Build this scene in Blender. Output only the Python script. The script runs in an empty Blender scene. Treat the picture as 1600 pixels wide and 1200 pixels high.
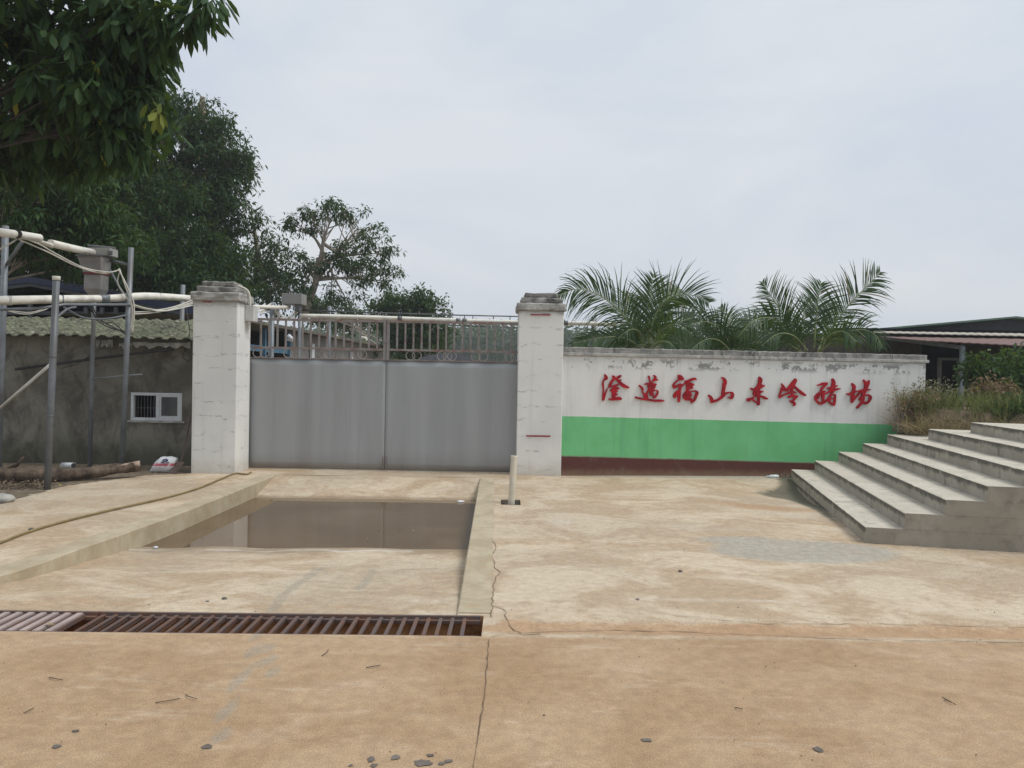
import bpy, math, random
import numpy as np
from mathutils import Vector, Matrix
rng = np.random.default_rng(7); random.seed(7)
S = bpy.context.scene; COL = S.collection
# ------------------------------------------------------------------ camera
F = 1200.0; PITCH = math.radians(-0.62); ROLL = math.radians(1.03); H = 1.5
MC = (Matrix.Rotation(math.pi/2+PITCH, 3, 'X') @ Matrix.Rotation(ROLL, 3, 'Z'))
cam = bpy.data.cameras.new('camera'); cam.sensor_width = 36; cam.lens = 36*F/1600
cam.clip_start = .05; cam.clip_end = 3000
co = bpy.data.objects.new('camera', cam); COL.objects.link(co)
co.matrix_world = Matrix.Translation((0, 0, H)) @ MC.to_4x4(); S.camera = co
CV = Vector((0, 0, H))
def ray(u, v): return MC @ Vector(((u-800)/F, (600-v)/F, -1))
def atZ(u, v, z=0.0): d = ray(u, v); return CV + d*((z-H)/d.z)
def atY(u, v, y): d = ray(u, v); return CV + d*(y/d.y)
def atP(u, v, p, n): d = ray(u, v); return CV + d*((p-CV).dot(n)/d.dot(n))
# ------------------------------------------------------------------ mesh helpers
def smooth_path(pts, k=6):
    pts = [Vector(p) for p in pts]
    if len(pts) < 3: return pts
    P = [pts[0]*2-pts[1]] + pts + [pts[-1]*2-pts[-2]]; out = []
    for i in range(1, len(P)-2):
        for j in range(k):
            t = j/k; a, b, c, d = P[i-1], P[i], P[i+1], P[i+2]
            out.append(.5*((2*b)+(c-a)*t+(2*a-5*b+4*c-d)*t*t+(3*b-a-3*c+d)*t**3))
    out.append(pts[-1]); return out
class MB:
    def __init__(s): s.v = []; s.f = []; s.m = []; s.sm = []
    def add(s, vs, fs, mi=0, sm=False):
        o = len(s.v); s.v += [Vector(v) for v in vs]; s.f += [[i+o for i in f] for f in fs]
        s.m += [mi]*len(fs); s.sm += [sm]*len(fs); return s
    def box(s, a, b, mi=0, rot=0, piv=None, M=None):
        vs = [Vector((x, y, z)) for x in (a[0], b[0]) for y in (a[1], b[1]) for z in (a[2], b[2])]
        if rot:
            p = Vector(piv or a); R = Matrix.Rotation(rot, 3, 'Z'); vs = [R@(v-p)+p for v in vs]
        if M: vs = [M@v for v in vs]
        return s.add(vs, [(0,1,3,2),(4,6,7,5),(0,4,5,1),(2,3,7,6),(0,2,6,4),(1,5,7,3)], mi)
    def beam(s, p, q, w, h, mi=0):
        p = Vector(p); q = Vector(q); d = (q-p).normalized()
        up = Vector((0,0,1)) if abs(d.z) < .9 else Vector((0,1,0))
        x = d.cross(up).normalized()*w/2; y = x.cross(d).normalized()*h/2
        vs = [c+a+b for c in (p, q) for a in (-x, x) for b in (-y, y)]
        return s.add(vs, [(0,1,3,2),(4,6,7,5),(0,4,5,1),(2,3,7,6),(0,2,6,4),(1,5,7,3)], mi)
    def tube(s, pts, r, n=8, mi=0, caps=True):
        pts = [Vector(p) for p in pts]; k = len(pts)
        rs = [r]*k if not hasattr(r, '__len__') else [r[0]+(r[-1]-r[0])*i/(k-1) for i in range(k)] if len(r) == 2 else list(r)
        vs = []; fs = []; px = None
        for i, p in enumerate(pts):
            d = (pts[min(i+1, k-1)]-pts[max(i-1, 0)])
            d = d.normalized() if d.length > 1e-9 else Vector((0,0,1))
            if px is None:
                up = Vector((0,0,1)) if abs(d.z) < .9 else Vector((1,0,0)); px = d.cross(up).normalized()
            px = (px-d*px.dot(d)).normalized(); py = d.cross(px)
            for j in range(n):
                a = 2*math.pi*j/n; vs.append(p+(px*math.cos(a)+py*math.sin(a))*rs[i])
        for i in range(k-1):
            for j in range(n):
                a = i*n+j; b = i*n+(j+1) % n; fs.append((a, b, b+n, a+n))
        s.add(vs, fs, mi, True)
        if caps:
            o = len(s.v)-len(vs); s.f += [[o+j for j in range(n)][::-1], [o+(k-1)*n+j for j in range(n)]]
            s.m += [mi]*2; s.sm += [False]*2
        return s
    def prism(s, poly, d, mi=0):
        n = len(poly); d = Vector(d); poly = [Vector(p) for p in poly]
        return s.add(poly+[p+d for p in poly], [list(range(n)), list(range(n, 2*n))[::-1]]+[[i, i+n, (i+1) % n+n, (i+1) % n] for i in range(n)], mi)
    def build(s, name, mats, parent=None, bevel=0, **kw):
        return mkobj(name, np.array([tuple(v) for v in s.v], dtype=float).reshape(-1, 3), s.f, mats, parent, s.m, s.sm, bevel=bevel, **kw)
OFF = {}
def tag(o, label=None, cat=None, group=None, kind=None):
    if label: o['label'] = label
    if cat: o['category'] = cat
    if group: o['group'] = group
    if kind: o['kind'] = kind
    return o
def mkobj(name, v, faces, mats, parent=None, mi=None, sm=None, attrs=None, bevel=0, base=None):
    if parent is not None: off = OFF[parent.name]; loc = (0, 0, 0)
    else:
        if base is None: base = (float(v[:,0].mean()), float(v[:,1].mean()), float(v[:,2].min()))
        off = Vector(base); loc = off
    me = bpy.data.meshes.new(name)
    me.from_pydata((v-np.array(off)).tolist(), [], faces if isinstance(faces, list) else faces.tolist())
    for m in (mats if isinstance(mats, (list, tuple)) else [mats]): me.materials.append(m)
    if mi is not None and len(set(mi)) > 1: me.polygons.foreach_set('material_index', mi)
    if sm is not None: me.polygons.foreach_set('use_smooth', sm)
    for k, a in (attrs or {}).items():
        at = me.attributes.new(k, 'FLOAT', 'POINT'); at.data.foreach_set('value', np.asarray(a, dtype=np.float32))
    me.update()
    o = bpy.data.objects.new(name, me); COL.objects.link(o); o.location = loc
    if parent is not None: o.parent = parent
    OFF[o.name] = Vector(off)
    if bevel:
        b = o.modifiers.new('bevel', 'BEVEL'); b.width = bevel; b.segments = 2; b.limit_method = 'ANGLE'; b.angle_limit = .6
    return o
def thing(name, base, label, cat, group=None):
    o = bpy.data.objects.new(name, None); o.empty_display_size = .2; COL.objects.link(o)
    o.location = base; OFF[o.name] = Vector(base); return tag(o, label, cat, group)
def dup(root, delta, label=None):
    def cp(o, par):
        c = o.copy(); COL.objects.link(c); c.parent = par
        if par is None: c.location = o.location + Vector(delta)
        for ch in o.children: cp(ch, c)
        return c
    c = cp(root, None)
    if label: c['label'] = label
    return c
# ------------------------------------------------------------------ materials
class NT:
    def __init__(s, name, rough=.8, spec=.5, metal=0):
        s.m = bpy.data.materials.new(name); s.m.use_nodes = True; s.t = s.m.node_tree; s.b = s.t.nodes['Principled BSDF']
        s.b.inputs['Roughness'].default_value = rough; s.b.inputs['Specular IOR Level'].default_value = spec; s.b.inputs['Metallic'].default_value = metal
        g = s.t.nodes.new('ShaderNodeNewGeometry'); s.pos = g.outputs['Position']
    def n(s, t, **kw):
        x = s.t.nodes.new(t)
        for k, v in kw.items(): setattr(x, k, v)
        return x
    def set(s, sock, v):
        if isinstance(v, bpy.types.NodeSocket): s.t.links.new(v, sock)
        elif isinstance(v, (tuple, list)) and len(v) == 3 and sock.type == 'RGBA': sock.default_value = (*v, 1)
        else: sock.default_value = v
    def scale(s, sx, sy, sz, src=None):
        x = s.n('ShaderNodeVectorMath', operation='MULTIPLY'); s.set(x.inputs[0], src or s.pos); x.inputs[1].default_value = (sx, sy, sz); return x.outputs[0]
    def noise(s, sc, det=5, rough=.6, vec=None, dist=0, out=0):
        x = s.n('ShaderNodeTexNoise'); s.set(x.inputs['Vector'], vec or s.pos); x.inputs['Scale'].default_value = sc
        x.inputs['Detail'].default_value = det; x.inputs['Roughness'].default_value = rough; x.inputs['Distortion'].default_value = dist; return x.outputs[out]
    def step(s, v, a, b):
        x = s.n('ShaderNodeMapRange', interpolation_type='SMOOTHSTEP'); s.set(x.inputs[0], v); s.set(x.inputs[1], a); s.set(x.inputs[2], b); return x.outputs[0]
    def math(s, op, a, b=0.0):
        x = s.n('ShaderNodeMath', operation=op); s.set(x.inputs[0], a); s.set(x.inputs[1], b); return x.outputs[0]
    def mix(s, f, a, b, mode='MIX'):
        x = s.n('ShaderNodeMix', data_type='RGBA', blend_type=mode); s.set(x.inputs[0], f); s.set(x.inputs[6], a); s.set(x.inputs[7], b); return x.outputs[2]
    def attr(s, name): return s.n('ShaderNodeAttribute', attribute_name=name).outputs['Fac']
    def sep(s, v=None):
        x = s.n('ShaderNodeSeparateXYZ'); s.set(x.inputs[0], v or s.pos); return x.outputs
    def bump(s, h, st=.3, d=.01):
        x = s.n('ShaderNodeBump'); x.inputs['Strength'].default_value = st; x.inputs['Distance'].default_value = d
        s.set(x.inputs['Height'], h); s.set(s.b.inputs['Normal'], x.outputs[0])
    def done(s, col, rough=None):
        s.set(s.b.inputs['Base Color'], col)
        if rough is not None: s.set(s.b.inputs['Roughness'], rough)
        return s.m
def simple(name, c, rough=.7, var=.25, sc=6, metal=0, c2=None, bump=.15, spec=.5):
    t = NT(name, rough, spec, metal); n1 = t.noise(sc, 6, .65); n2 = t.noise(sc*.25, 3)
    col = t.mix(t.step(n1, .3, .7), tuple(x*(1-var) for x in c), tuple(min(1, x*(1+var)) for x in c))
    if c2: col = t.mix(t.step(n2, .48, .66), col, c2)
    t.bump(t.noise(sc*6, 4), bump, .005); return t.done(col)
def concrete(name, c1, c2, c3, dark=(.1,.095,.085), stain=.5, sc=1.0, mould=0):
    t = NT(name, .88, .3); z = t.sep()[2]
    a = t.noise(1.3*sc, 7, .62, dist=.6); b = t.noise(5*sc, 6, .7); st = t.noise(1, 7, .72, t.scale(5, 5, 2.4), dist=.6)
    col = t.mix(t.step(a, .35, .65), c1, c2); col = t.mix(t.math('MULTIPLY', t.step(b, .5, .72), .6), col, c3)
    col = t.mix(t.math('MULTIPLY', t.step(t.math('MULTIPLY', st, t.math('ADD', a, .5)), .5, .72), stain), col, dark)
    if mould:
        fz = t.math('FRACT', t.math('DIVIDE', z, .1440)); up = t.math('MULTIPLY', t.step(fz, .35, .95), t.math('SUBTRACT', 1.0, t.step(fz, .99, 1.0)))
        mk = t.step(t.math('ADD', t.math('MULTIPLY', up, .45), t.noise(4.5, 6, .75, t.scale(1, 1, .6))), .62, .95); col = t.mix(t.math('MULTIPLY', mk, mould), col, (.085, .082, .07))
    fine = t.noise(90, 3, .7); col = t.mix(.12, col, t.mix(fine, (.0,.0,.0), (1,1,1)), 'OVERLAY')
    t.bump(t.math('ADD', t.math('MULTIPLY', fine, .3), b), .25, .01); return t.done(col)

# ground concrete
def ground_mat():
    t = NT('muddy_concrete', .82, .35)
    big = t.noise(.35, 4, .55, dist=.8); med = t.noise(1.1, 7, .68, t.scale(1, 1.3, 1), dist=.7); med2 = t.noise(2.3, 7, .7, t.scale(.6, 1.3, 1), dist=1.2); fin = t.noise(14, 7, .75)
    cream = (.53, .44, .325); tan = (.40, .30, .20); pink = (.45, .295, .18); grey = (.38, .33, .255)
    col = t.mix(t.step(med, .42, .60), tan, cream)
    col = t.mix(t.math('MULTIPLY', t.step(big, .42, .62), .4), col, grey)
    col = t.mix(t.math('MULTIPLY', t.step(med2, .54, .72), .45), col, (.55, .475, .36))
    col = t.mix(t.math('MULTIPLY', t.step(t.noise(1.7, 6, .7, dist=1.2), .55, .72), .55), col, pink)
    y = t.sep()[1]
    # foreground slab is a darker, sandier pour
    near = t.math('SUBTRACT', 1.0, t.step(t.math('SUBTRACT', y, t.math('MULTIPLY', t.sep()[0], .02)), 4.36, 4.44))
    sand = t.mix(t.step(med, .34, .68), (.33, .218, .124), (.415, .295, .185)); sand = t.mix(t.math('MULTIPLY', t.step(med2, .54, .74), .5), sand, (.50, .385, .27))
    col = t.mix(near, col, sand)
    brk = t.noise(4, 6, .7, dist=1)
    def m(nm, lo=.25, hi=.6, k=.55): return t.step(t.math('ADD', t.attr(nm), t.math('MULTIPLY', t.math('SUBTRACT', brk, .5), k)), lo, hi)
    col = t.mix(t.math('MULTIPLY', m('red', .3, .75, .75), .75), col, (.37, .225, .12))
    col = t.mix(t.math('MULTIPLY', m('grey'), .8), col, t.mix(fin, (.29, .275, .235), (.38, .36, .31)))
    col = t.mix(t.math('MULTIPLY', m('streak', .35, .8, .08), .5), col, (.285, .26, .21))
    col = t.mix(t.math('MULTIPLY', m('white'), .8), col, (.68, .64, .58))
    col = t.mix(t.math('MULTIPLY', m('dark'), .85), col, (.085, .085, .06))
    col = t.mix(m('soil', .35, .55, .3), col, t.mix(t.step(fin, .35, .6), (.07, .052, .035), (.19, .15, .105)))
    vor = t.n('ShaderNodeTexVoronoi'); t.set(vor.inputs['Vector'], t.pos); vor.inputs['Scale'].default_value = 120
    sp = t.noise(160, 2, .6)
    col = t.mix(.3, col, t.mix(t.step(sp, .3, .7), (.05,.05,.05), (.95,.95,.95)), 'OVERLAY')
    wear = t.step(t.noise(3.1, 9, .82, dist=.3), .53, .60); col = t.mix(t.math('MULTIPLY', wear, .22), col, (.30, .205, .125))
    wear2 = t.step(t.noise(2.3, 9, .84, t.scale(.35, 1.6, 1), dist=.2), .56, .63); col = t.mix(t.math('MULTIPLY', wear2, .22), col, (.62, .54, .43))
    col = t.mix(.35, col, t.mix(t.step(fin, .3, .7), (.3,.3,.3), (.7,.7,.7)), 'OVERLAY')
    zz = t.sep()[2]; damp = t.math('MULTIPLY', t.math('SUBTRACT', 1.0, t.step(t.math('ADD', zz, t.math('MULTIPLY', brk, .03)), -.150, -.128)), .55); col = t.mix(damp, col, (.17, .125, .075))
    grit = t.step(t.noise(55, 2, .5), .70, .74); col = t.mix(t.math('MULTIPLY', grit, .35), col, (.16, .12, .085))
    t.bump(t.math('ADD', t.math('MULTIPLY', sp, .4), t.math('ADD', fin, t.math('MULTIPLY', med, .5))), .35, .006)
    return t.done(col, t.math('SUBTRACT', .9, t.math('MULTIPLY', med, .2)))
M_ground = ground_mat()
M_kerb = concrete('kerb_concrete', (.36,.30,.205), (.46,.40,.29), (.42,.28,.16), dark=(.2,.15,.09), stain=.3, sc=2.2)
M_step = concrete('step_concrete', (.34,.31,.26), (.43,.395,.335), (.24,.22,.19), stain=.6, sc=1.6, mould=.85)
M_stepside = concrete('step_side_concrete', (.27,.245,.20), (.34,.31,.26), (.17,.155,.135), stain=.3, sc=1.3)  # darker copy of the step concrete, shade of the side painted in
M_steptop = concrete('step_tread_concrete', (.46,.425,.355), (.54,.50,.42), (.33,.30,.25), dark=(.16,.15,.135), stain=.55, sc=1.5)  # lighter copy of the step concrete, light on the treads painted in
M_cap = concrete('weathered_cap', (.16,.157,.148), (.36,.35,.33), (.07,.07,.065), dark=(.04,.04,.036), stain=.95, sc=4)
M_cap2 = concrete('weathered_cap_light', (.28,.275,.26), (.50,.49,.46), (.14,.14,.13), dark=(.09,.09,.08), stain=.8, sc=3)

def plaster(name, low_stain=True, bands=None):
    t = NT(name, .85, .3); X, Y, Z = t.sep()
    a = t.noise(1.1, 5, .6); b = t.noise(9, 6, .7); drip = t.noise(1, 5, .6, t.scale(11, 11, .5))
    col = t.mix(t.step(a, .35, .65), (.66,.665,.65), (.75,.75,.725))
    col = t.mix(t.math('MULTIPLY', t.step(drip, .52, .72), .35), col, (.46,.46,.42))
    if bands:   # long wall: rain blotches under the cap, green band, brown plinth
        d = t.math('SUBTRACT', 1.815, Z)
        top = t.math('SUBTRACT', 1.0, t.step(t.math('ABSOLUTE', t.math('SUBTRACT', d, .10)), .02, .12))
        bl = t.step(t.math('ADD', t.noise(3.2, 3, .6, t.scale(1, 1, 1.8)), t.math('MULTIPLY', t.noise(18, 5, .8, t.scale(1, 1, .8)), .75)), .90, .96)
        col = t.mix(t.math('MULTIPLY', t.math('MULTIPLY', top, bl), .75), col, (.13,.135,.12))
        wash = t.step(t.math('ADD', X, t.math('MULTIPLY', b, .5)), 5.75, 6.7)
        col = t.mix(t.math('MULTIPLY', t.math('MULTIPLY', wash, t.math('SUBTRACT', 1.0, t.step(Z, .9, 1.5))), .8), col, (.42,.31,.2))
        gz = t.math('ADD', bands[0], t.math('MULTIPLY', X, bands[1])); bz = t.math('ADD', bands[2], t.math('MULTIPLY', X, bands[3]))
        g = t.mix(t.step(t.noise(2, 5, .6), .3, .7), (.145,.47,.195), (.18,.54,.25)); g = t.mix(t.math('MULTIPLY', t.step(drip, .5, .75), .3), g, (.08,.26,.14))
        br = t.mix(b, (.085,.030,.025), (.125,.048,.04))
        Zo = Z; Z = t.math('ADD', Z, t.math('MULTIPLY', t.math('SUBTRACT', t.noise(6, 5, .7), .5), .018)); col = t.mix(t.step(t.math('SUBTRACT', gz, Z), -.003, .003), col, g)
        ln = t.math('LESS_THAN', t.math('ABSOLUTE', t.math('SUBTRACT', t.math('SUBTRACT', bz, Z), -.008)), .008)
        col = t.mix(ln, col, (.20,.26,.17))
        col = t.mix(t.step(t.math('SUBTRACT', bz, Z), -.003, .003), col, br)
        rain = t.math('MULTIPLY', t.step(t.noise(1, 6, .75, t.scale(22, 22, .35)), .60, .72), t.step(t.noise(1.7, 3), .42, .62)); col = t.mix(t.math('MULTIPLY', rain, .35), col, (.20,.19,.15))
        spl = t.math('MULTIPLY', t.math('SUBTRACT', 1.0, t.step(t.math('ADD', Zo, t.math('MULTIPLY', b, .16)), .06, .22)), .45); col = t.mix(spl, col, (.36,.26,.16))
        sm = t.math('MULTIPLY', t.step(t.noise(2.3, 6, .75, dist=.8), .56, .70), .16); col = t.mix(sm, col, (.30,.33,.26))
    else:       # pillars: rows of filled-in scuffs
        w = t.math('FRACT', t.math('MULTIPLY', t.math('ADD', Z, t.math('MULTIPLY', t.noise(1.3, 3), .45)), 4.3))
        row = t.math('SUBTRACT', 1.0, t.step(t.math('ABSOLUTE', t.math('SUBTRACT', w, .5)), .05, .12))
        br = t.math('MULTIPLY', t.step(t.noise(1, 5, .8, t.scale(9, 9, 34)), .50, .60), t.step(t.noise(2.6, 3, .6), .40, .52))
        col = t.mix(t.math('MULTIPLY', t.math('MULTIPLY', row, br), .7), col, (.26,.27,.26))
        low = t.math('SUBTRACT', 1.0, t.step(t.math('ADD', Z, t.math('MULTIPLY', b, .3)), .1, .45))
        col = t.mix(t.math('MULTIPLY', low, .55), col, (.42,.36,.28))
        top = t.step(t.math('ADD', Z, t.math('MULTIPLY', b, .12)), 2.46, 2.55)
        col = t.mix(t.math('MULTIPLY', top, .6), col, (.25,.25,.23))
    ck = t.step(t.noise(30, 5, .8), .66, .72); col = t.mix(t.math('MULTIPLY', ck, .3), col, (.33,.33,.31))
    t.bump(t.math('ADD', b, t.math('MULTIPLY', t.noise(60, 3), .4)), .25, .006); return t.done(col)
def dirty_wall():
    t = NT('stained_cement_render', .9, .2); X, Y, Z = t.sep()
    a = t.noise(1.2, 7, .65, dist=.7); b = t.noise(6, 6, .7); dr = t.noise(1, 6, .7, t.scale(2.6, 2.6, 1.5), dist=.5)
    col = t.mix(t.step(a, .38, .62), (.11,.105,.085), (.215,.205,.17)); col = t.mix(t.math('MULTIPLY', t.step(dr, .46, .66), .75), col, (.065,.060,.046))
    low = t.math('SUBTRACT', 1.0, t.step(t.math('ADD', Z, t.math('MULTIPLY', b, .5)), .35, .75)); col = t.mix(t.math('MULTIPLY', low, .65), col, (.045,.045,.025))
    col = t.mix(t.math('MULTIPLY', t.step(b, .6, .75), .4), col, (.06,.055,.045))
    t.bump(b, .4, .01); return t.done(col)
def gate_metal():
    t = NT('grey_gate_paint', .42, .5, .35); st = t.noise(1, 4, .6, t.scale(2.3, 1, .12)); s2 = t.noise(1, 5, .7, t.scale(9, 1, .4)); a = t.noise(2, 5)
    col = t.mix(t.step(st, .35, .65), (.315,.33,.338), (.36,.377,.385)); col = t.mix(t.math('MULTIPLY', t.step(s2, .5, .75), .18), col, (.19,.185,.18))
    Z = t.sep()[2]; low = t.math('SUBTRACT', 1.0, t.step(t.math('ADD', Z, t.math('MULTIPLY', a, .3)), .1, .5)); col = t.mix(t.math('MULTIPLY', low, .4), col, (.16,.13,.1))
    t.bump(t.noise(3, 3, .5, t.scale(1, 1, .4)), .12, .02); return t.done(col, t.math('ADD', .38, t.math('MULTIPLY', a, .25)))
def rusty(name, base=(.25,.24,.235), rust=(.20,.14,.12), lo=.47):
    t = NT(name, .65, .4, .2); n = t.noise(7, 6, .7); col = t.mix(t.step(n, lo, lo+.2), base, rust)
    t.bump(t.noise(50, 4), .3, .004); return t.done(col)
def pvc(name, c=(.74,.72,.65)):
    t = NT(name, .4, .5); n = t.noise(5, 5, .6); col = t.mix(t.step(n, .45, .75), c, tuple(x*.72 for x in c))
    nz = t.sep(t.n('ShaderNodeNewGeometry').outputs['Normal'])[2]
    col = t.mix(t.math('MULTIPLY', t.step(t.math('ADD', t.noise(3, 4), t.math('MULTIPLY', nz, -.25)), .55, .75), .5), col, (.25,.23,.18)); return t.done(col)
def leafmat(name, dark, light, yellow=(.35,.33,.05), trans=.35, rough=.6):
    t = NT(name, rough, .18); v = t.attr('tint'); col = t.mix(v, dark, light); col = t.mix(t.step(v, .985, .99), col, yellow)
    t.set(t.b.inputs['Base Color'], col)
    tr = t.n('ShaderNodeBsdfTranslucent'); t.set(tr.inputs[0], t.mix(.5, col, (.25,.35,.03), 'MIX'))
    mx = t.n('ShaderNodeMixShader'); mx.inputs[0].default_value = trans*.6
    t.t.links.new(t.b.outputs[0], mx.inputs[1]); t.t.links.new(tr.outputs[0], mx.inputs[2])
    t.t.links.new(mx.outputs[0], t.t.nodes['Material Output'].inputs[0]); return t.m
def bark(name, c=(.17,.14,.11), c2=(.3,.26,.21)):
    t = NT(name, .9, .2); n = t.noise(3, 6, .7, t.scale(3, 3, 1)); col = t.mix(t.step(n, .35, .7), c, c2); t.bump(t.noise(12, 5, .7, t.scale(2, 2, .6)), .6, .02); return t.done(col)
M_pillar = plaster('pillar_plaster'); M_dirty = dirty_wall(); M_gate = gate_metal()
M_rust = rusty('rusty_gate_bar'); M_rust2 = rusty('rusty_gate_rail', (.27,.245,.235), (.22,.14,.12), .42)
M_steel = simple('galvanised_steel', (.17,.19,.21), .5, .22, 4, .25, (.11,.105,.10)); M_steel_dk = simple('dark_steel', (.12,.125,.13), .55, .3, 5, .4)
M_pvc = pvc('aged_white_pvc'); M_pvc_gr = pvc('grey_beige_pvc', (.5,.49,.45)); M_cable = simple('white_cable', (.55,.53,.47), .5, .1); M_black = simple('black_rubber', (.022,.022,.024), .6, .2)
M_red = simple('red_lettering', (.34,.009,.017), .7, .3, 10, bump=.05, spec=.2); M_redtape = simple('red_paper', (.30,.04,.055), .8, .2)
M_bark = bark('bark'); M_barkl = bark('pale_bark', (.25,.21,.17), (.42,.37,.31)); M_wood = bark('log_wood', (.045,.032,.024), (.16,.12,.09))
M_dark = simple('interior_shade', (.010,.011,.013), 1, .3, spec=.05); M_glass_d = simple('dusty_glass', (.06,.075,.08), .15, .2, 3, spec=.6)  # near-black colour paints in the shade inside the sheds
M_alu = simple('window_aluminium', (.52,.55,.57), .45, .1); M_grate = rusty('grate_steel', (.125,.095,.088), (.17,.09,.06), .42); M_grate_l = simple('pale_grate_bar', (.36,.29,.27), .6, .15)  # paler colour for the flat bars of the left grate

# ------------------------------------------------------------------ light
w = bpy.data.worlds.new('World'); S.world = w; w.use_nodes = True; nt = w.node_tree; N = nt.nodes; L = nt.links
SUN_AZ = math.radians(100); SUN_EL = math.radians(58)      # azimuth clockwise from +Y : sun to the right, high
bg = N['Background']; sky = N.new('ShaderNodeTexSky'); sky.sky_type = 'NISHITA'; sky.sun_disc = False
sky.sun_elevation = SUN_EL; sky.sun_rotation = SUN_AZ; sky.air_density = 1.5; sky.dust_density = 3
tc = N.new('ShaderNodeTexCoord')
def wn(t, **k):
    x = N.new(t)
    for a, b in k.items(): setattr(x, a, b)
    return x
mp = wn('ShaderNodeMapping'); mp.inputs['Scale'].default_value = (1, 1, 2.6); L.new(tc.outputs['Generated'], mp.inputs[0])
nz = wn('ShaderNodeTexNoise'); nz.inputs['Scale'].default_value = 2.1; nz.inputs['Detail'].default_value = 6; nz.inputs['Roughness'].default_value = .55; nz.inputs['Distortion'].default_value = .4; L.new(mp.outputs[0], nz.inputs['Vector'])
mr = wn('ShaderNodeMapRange', interpolation_type='SMOOTHSTEP'); L.new(nz.outputs[0], mr.inputs[0]); mr.inputs[1].default_value = .3; mr.inputs[2].default_value = .7
sp = wn('ShaderNodeSeparateXYZ'); L.new(tc.outputs['Generated'], sp.inputs[0])
gr = wn('ShaderNodeMapRange'); L.new(sp.outputs[2], gr.inputs[0]); gr.inputs[1].default_value = 0.0; gr.inputs[2].default_value = .55
c1 = wn('ShaderNodeMix', data_type='RGBA'); L.new(mr.outputs[0], c1.inputs[0]); c1.inputs[6].default_value = (5.65, 6.12, 6.9, 1); c1.inputs[7].default_value = (6.8, 7.0, 7.3, 1)
c2 = wn('ShaderNodeMix', data_type='RGBA', blend_type='MULTIPLY'); c2.inputs[0].default_value = 1; L.new(c1.outputs[2], c2.inputs[6])
c3 = wn('ShaderNodeMix', data_type='RGBA'); L.new(gr.outputs[0], c3.inputs[0]); c3.inputs[6].default_value = (.96, .955, .97, 1); c3.inputs[7].default_value = (1.03, 1.05, 1.04, 1); L.new(c3.outputs[2], c2.inputs[7])
fin = wn('ShaderNodeMix', data_type='RGBA'); fin.inputs[0].default_value = .9; L.new(sky.outputs[0], fin.inputs[6]); L.new(c2.outputs[2], fin.inputs[7])
L.new(fin.outputs[2], bg.inputs[0]); bg.inputs[1].default_value = .1
sl = bpy.data.lights.new('sun', 'SUN'); sl.energy = 1.9; sl.angle = math.radians(25); sl.color = (1, .965, .91)
so = bpy.data.objects.new('sun', sl); COL.objects.link(so)
sd = Vector((math.sin(SUN_AZ)*math.cos(SUN_EL), math.cos(SUN_AZ)*math.cos(SUN_EL), math.sin(SUN_EL)))
so.rotation_euler = sd.to_track_quat('Z', 'Y').to_euler(); so.location = sd*30
S.view_settings.view_transform = 'Standard'; S.view_settings.look = 'None'; S.view_settings.gamma = 1; S.view_settings.exposure = .2
try: S.cycles.use_denoising = True; S.cycles.max_bounces = 8; S.cycles.volume_bounces = 1; S.cycles.transparent_max_bounces = 8
except Exception: pass

# ------------------------------------------------------------------ ground
def XL(y): return np.interp(y, [4, 4.9, 5.5, 5.7, 7.03, 7.96, 11], [-3.72, -3.68, -3.64, -3.573, -3.48, -3.416, -3.356])
def XR(y): return np.interp(y, [4, 4.91, 11.25], [-.315, -.316, -.44])
def sstep(x, a, b): t = np.clip((x-a)/(b-a), 0, 1); return t*t*(3-2*t)
def vnoise(x, y, seed=0):
    r = np.random.default_rng(seed); g = r.random((64, 64)); xi = np.floor(x).astype(int); yi = np.floor(y).astype(int); fx = x-xi; fy = y-yi
    fx = fx*fx*(3-2*fx); fy = fy*fy*(3-2*fy); G = lambda a, b: g[a % 64, b % 64]
    return (G(xi, yi)*(1-fx)+G(xi+1, yi)*fx)*(1-fy)+(G(xi, yi+1)*(1-fx)+G(xi+1, yi+1)*fx)*fy
def gz(x, y):
    z = -.11*np.exp(-((x-3.75)/.7)**2)*sstep(y, 8.6, 10.6)*(1-sstep(y, 10.9, 11.7))
    z = z+.010*(vnoise(x*1.1, y*1.1, 3)-.5)*sstep(y, 4.7, 5.5)*sstep(np.minimum(abs(x+.2), abs(x+3.5)), .1, .5)
    z = z-.02*np.exp(-((y-(4.58+.02*x))/.11)**2)*sstep(x, -.1, .3)      # shallow mud-filled gutter right of the grate
    return z
def seg(x, y, pts, wd):
    """soft mask round a polyline, 1 on it"""
    m = np.zeros_like(x)
    for (a, b) in zip(pts[:-1], pts[1:]):
        d = np.array(b)-np.array(a); l2 = d@d; t = np.clip(((x-a[0])*d[0]+(y-a[1])*d[1])/l2, 0, 1)
        r = np.hypot(x-a[0]-t*d[0], y-a[1]-t*d[1]); m = np.maximum(m, 1-np.clip(r/wd, 0, 1))
    return m
def gp(u, v): p = atZ(u, v, 0); return (p.x, p.y)
def poly_mask(x, y, pts):
    ins = np.zeros(x.shape, bool); j = len(pts)-1
    for i in range(len(pts)):
        xi, yi = pts[i]; xj, yj = pts[j]
        c = ((yi > y) != (yj > y)) & (x < (xj-xi)*(y-yi)/((yj-yi) or 1e-9)+xi); ins ^= c; j = i
    return ins.astype(float)
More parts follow.
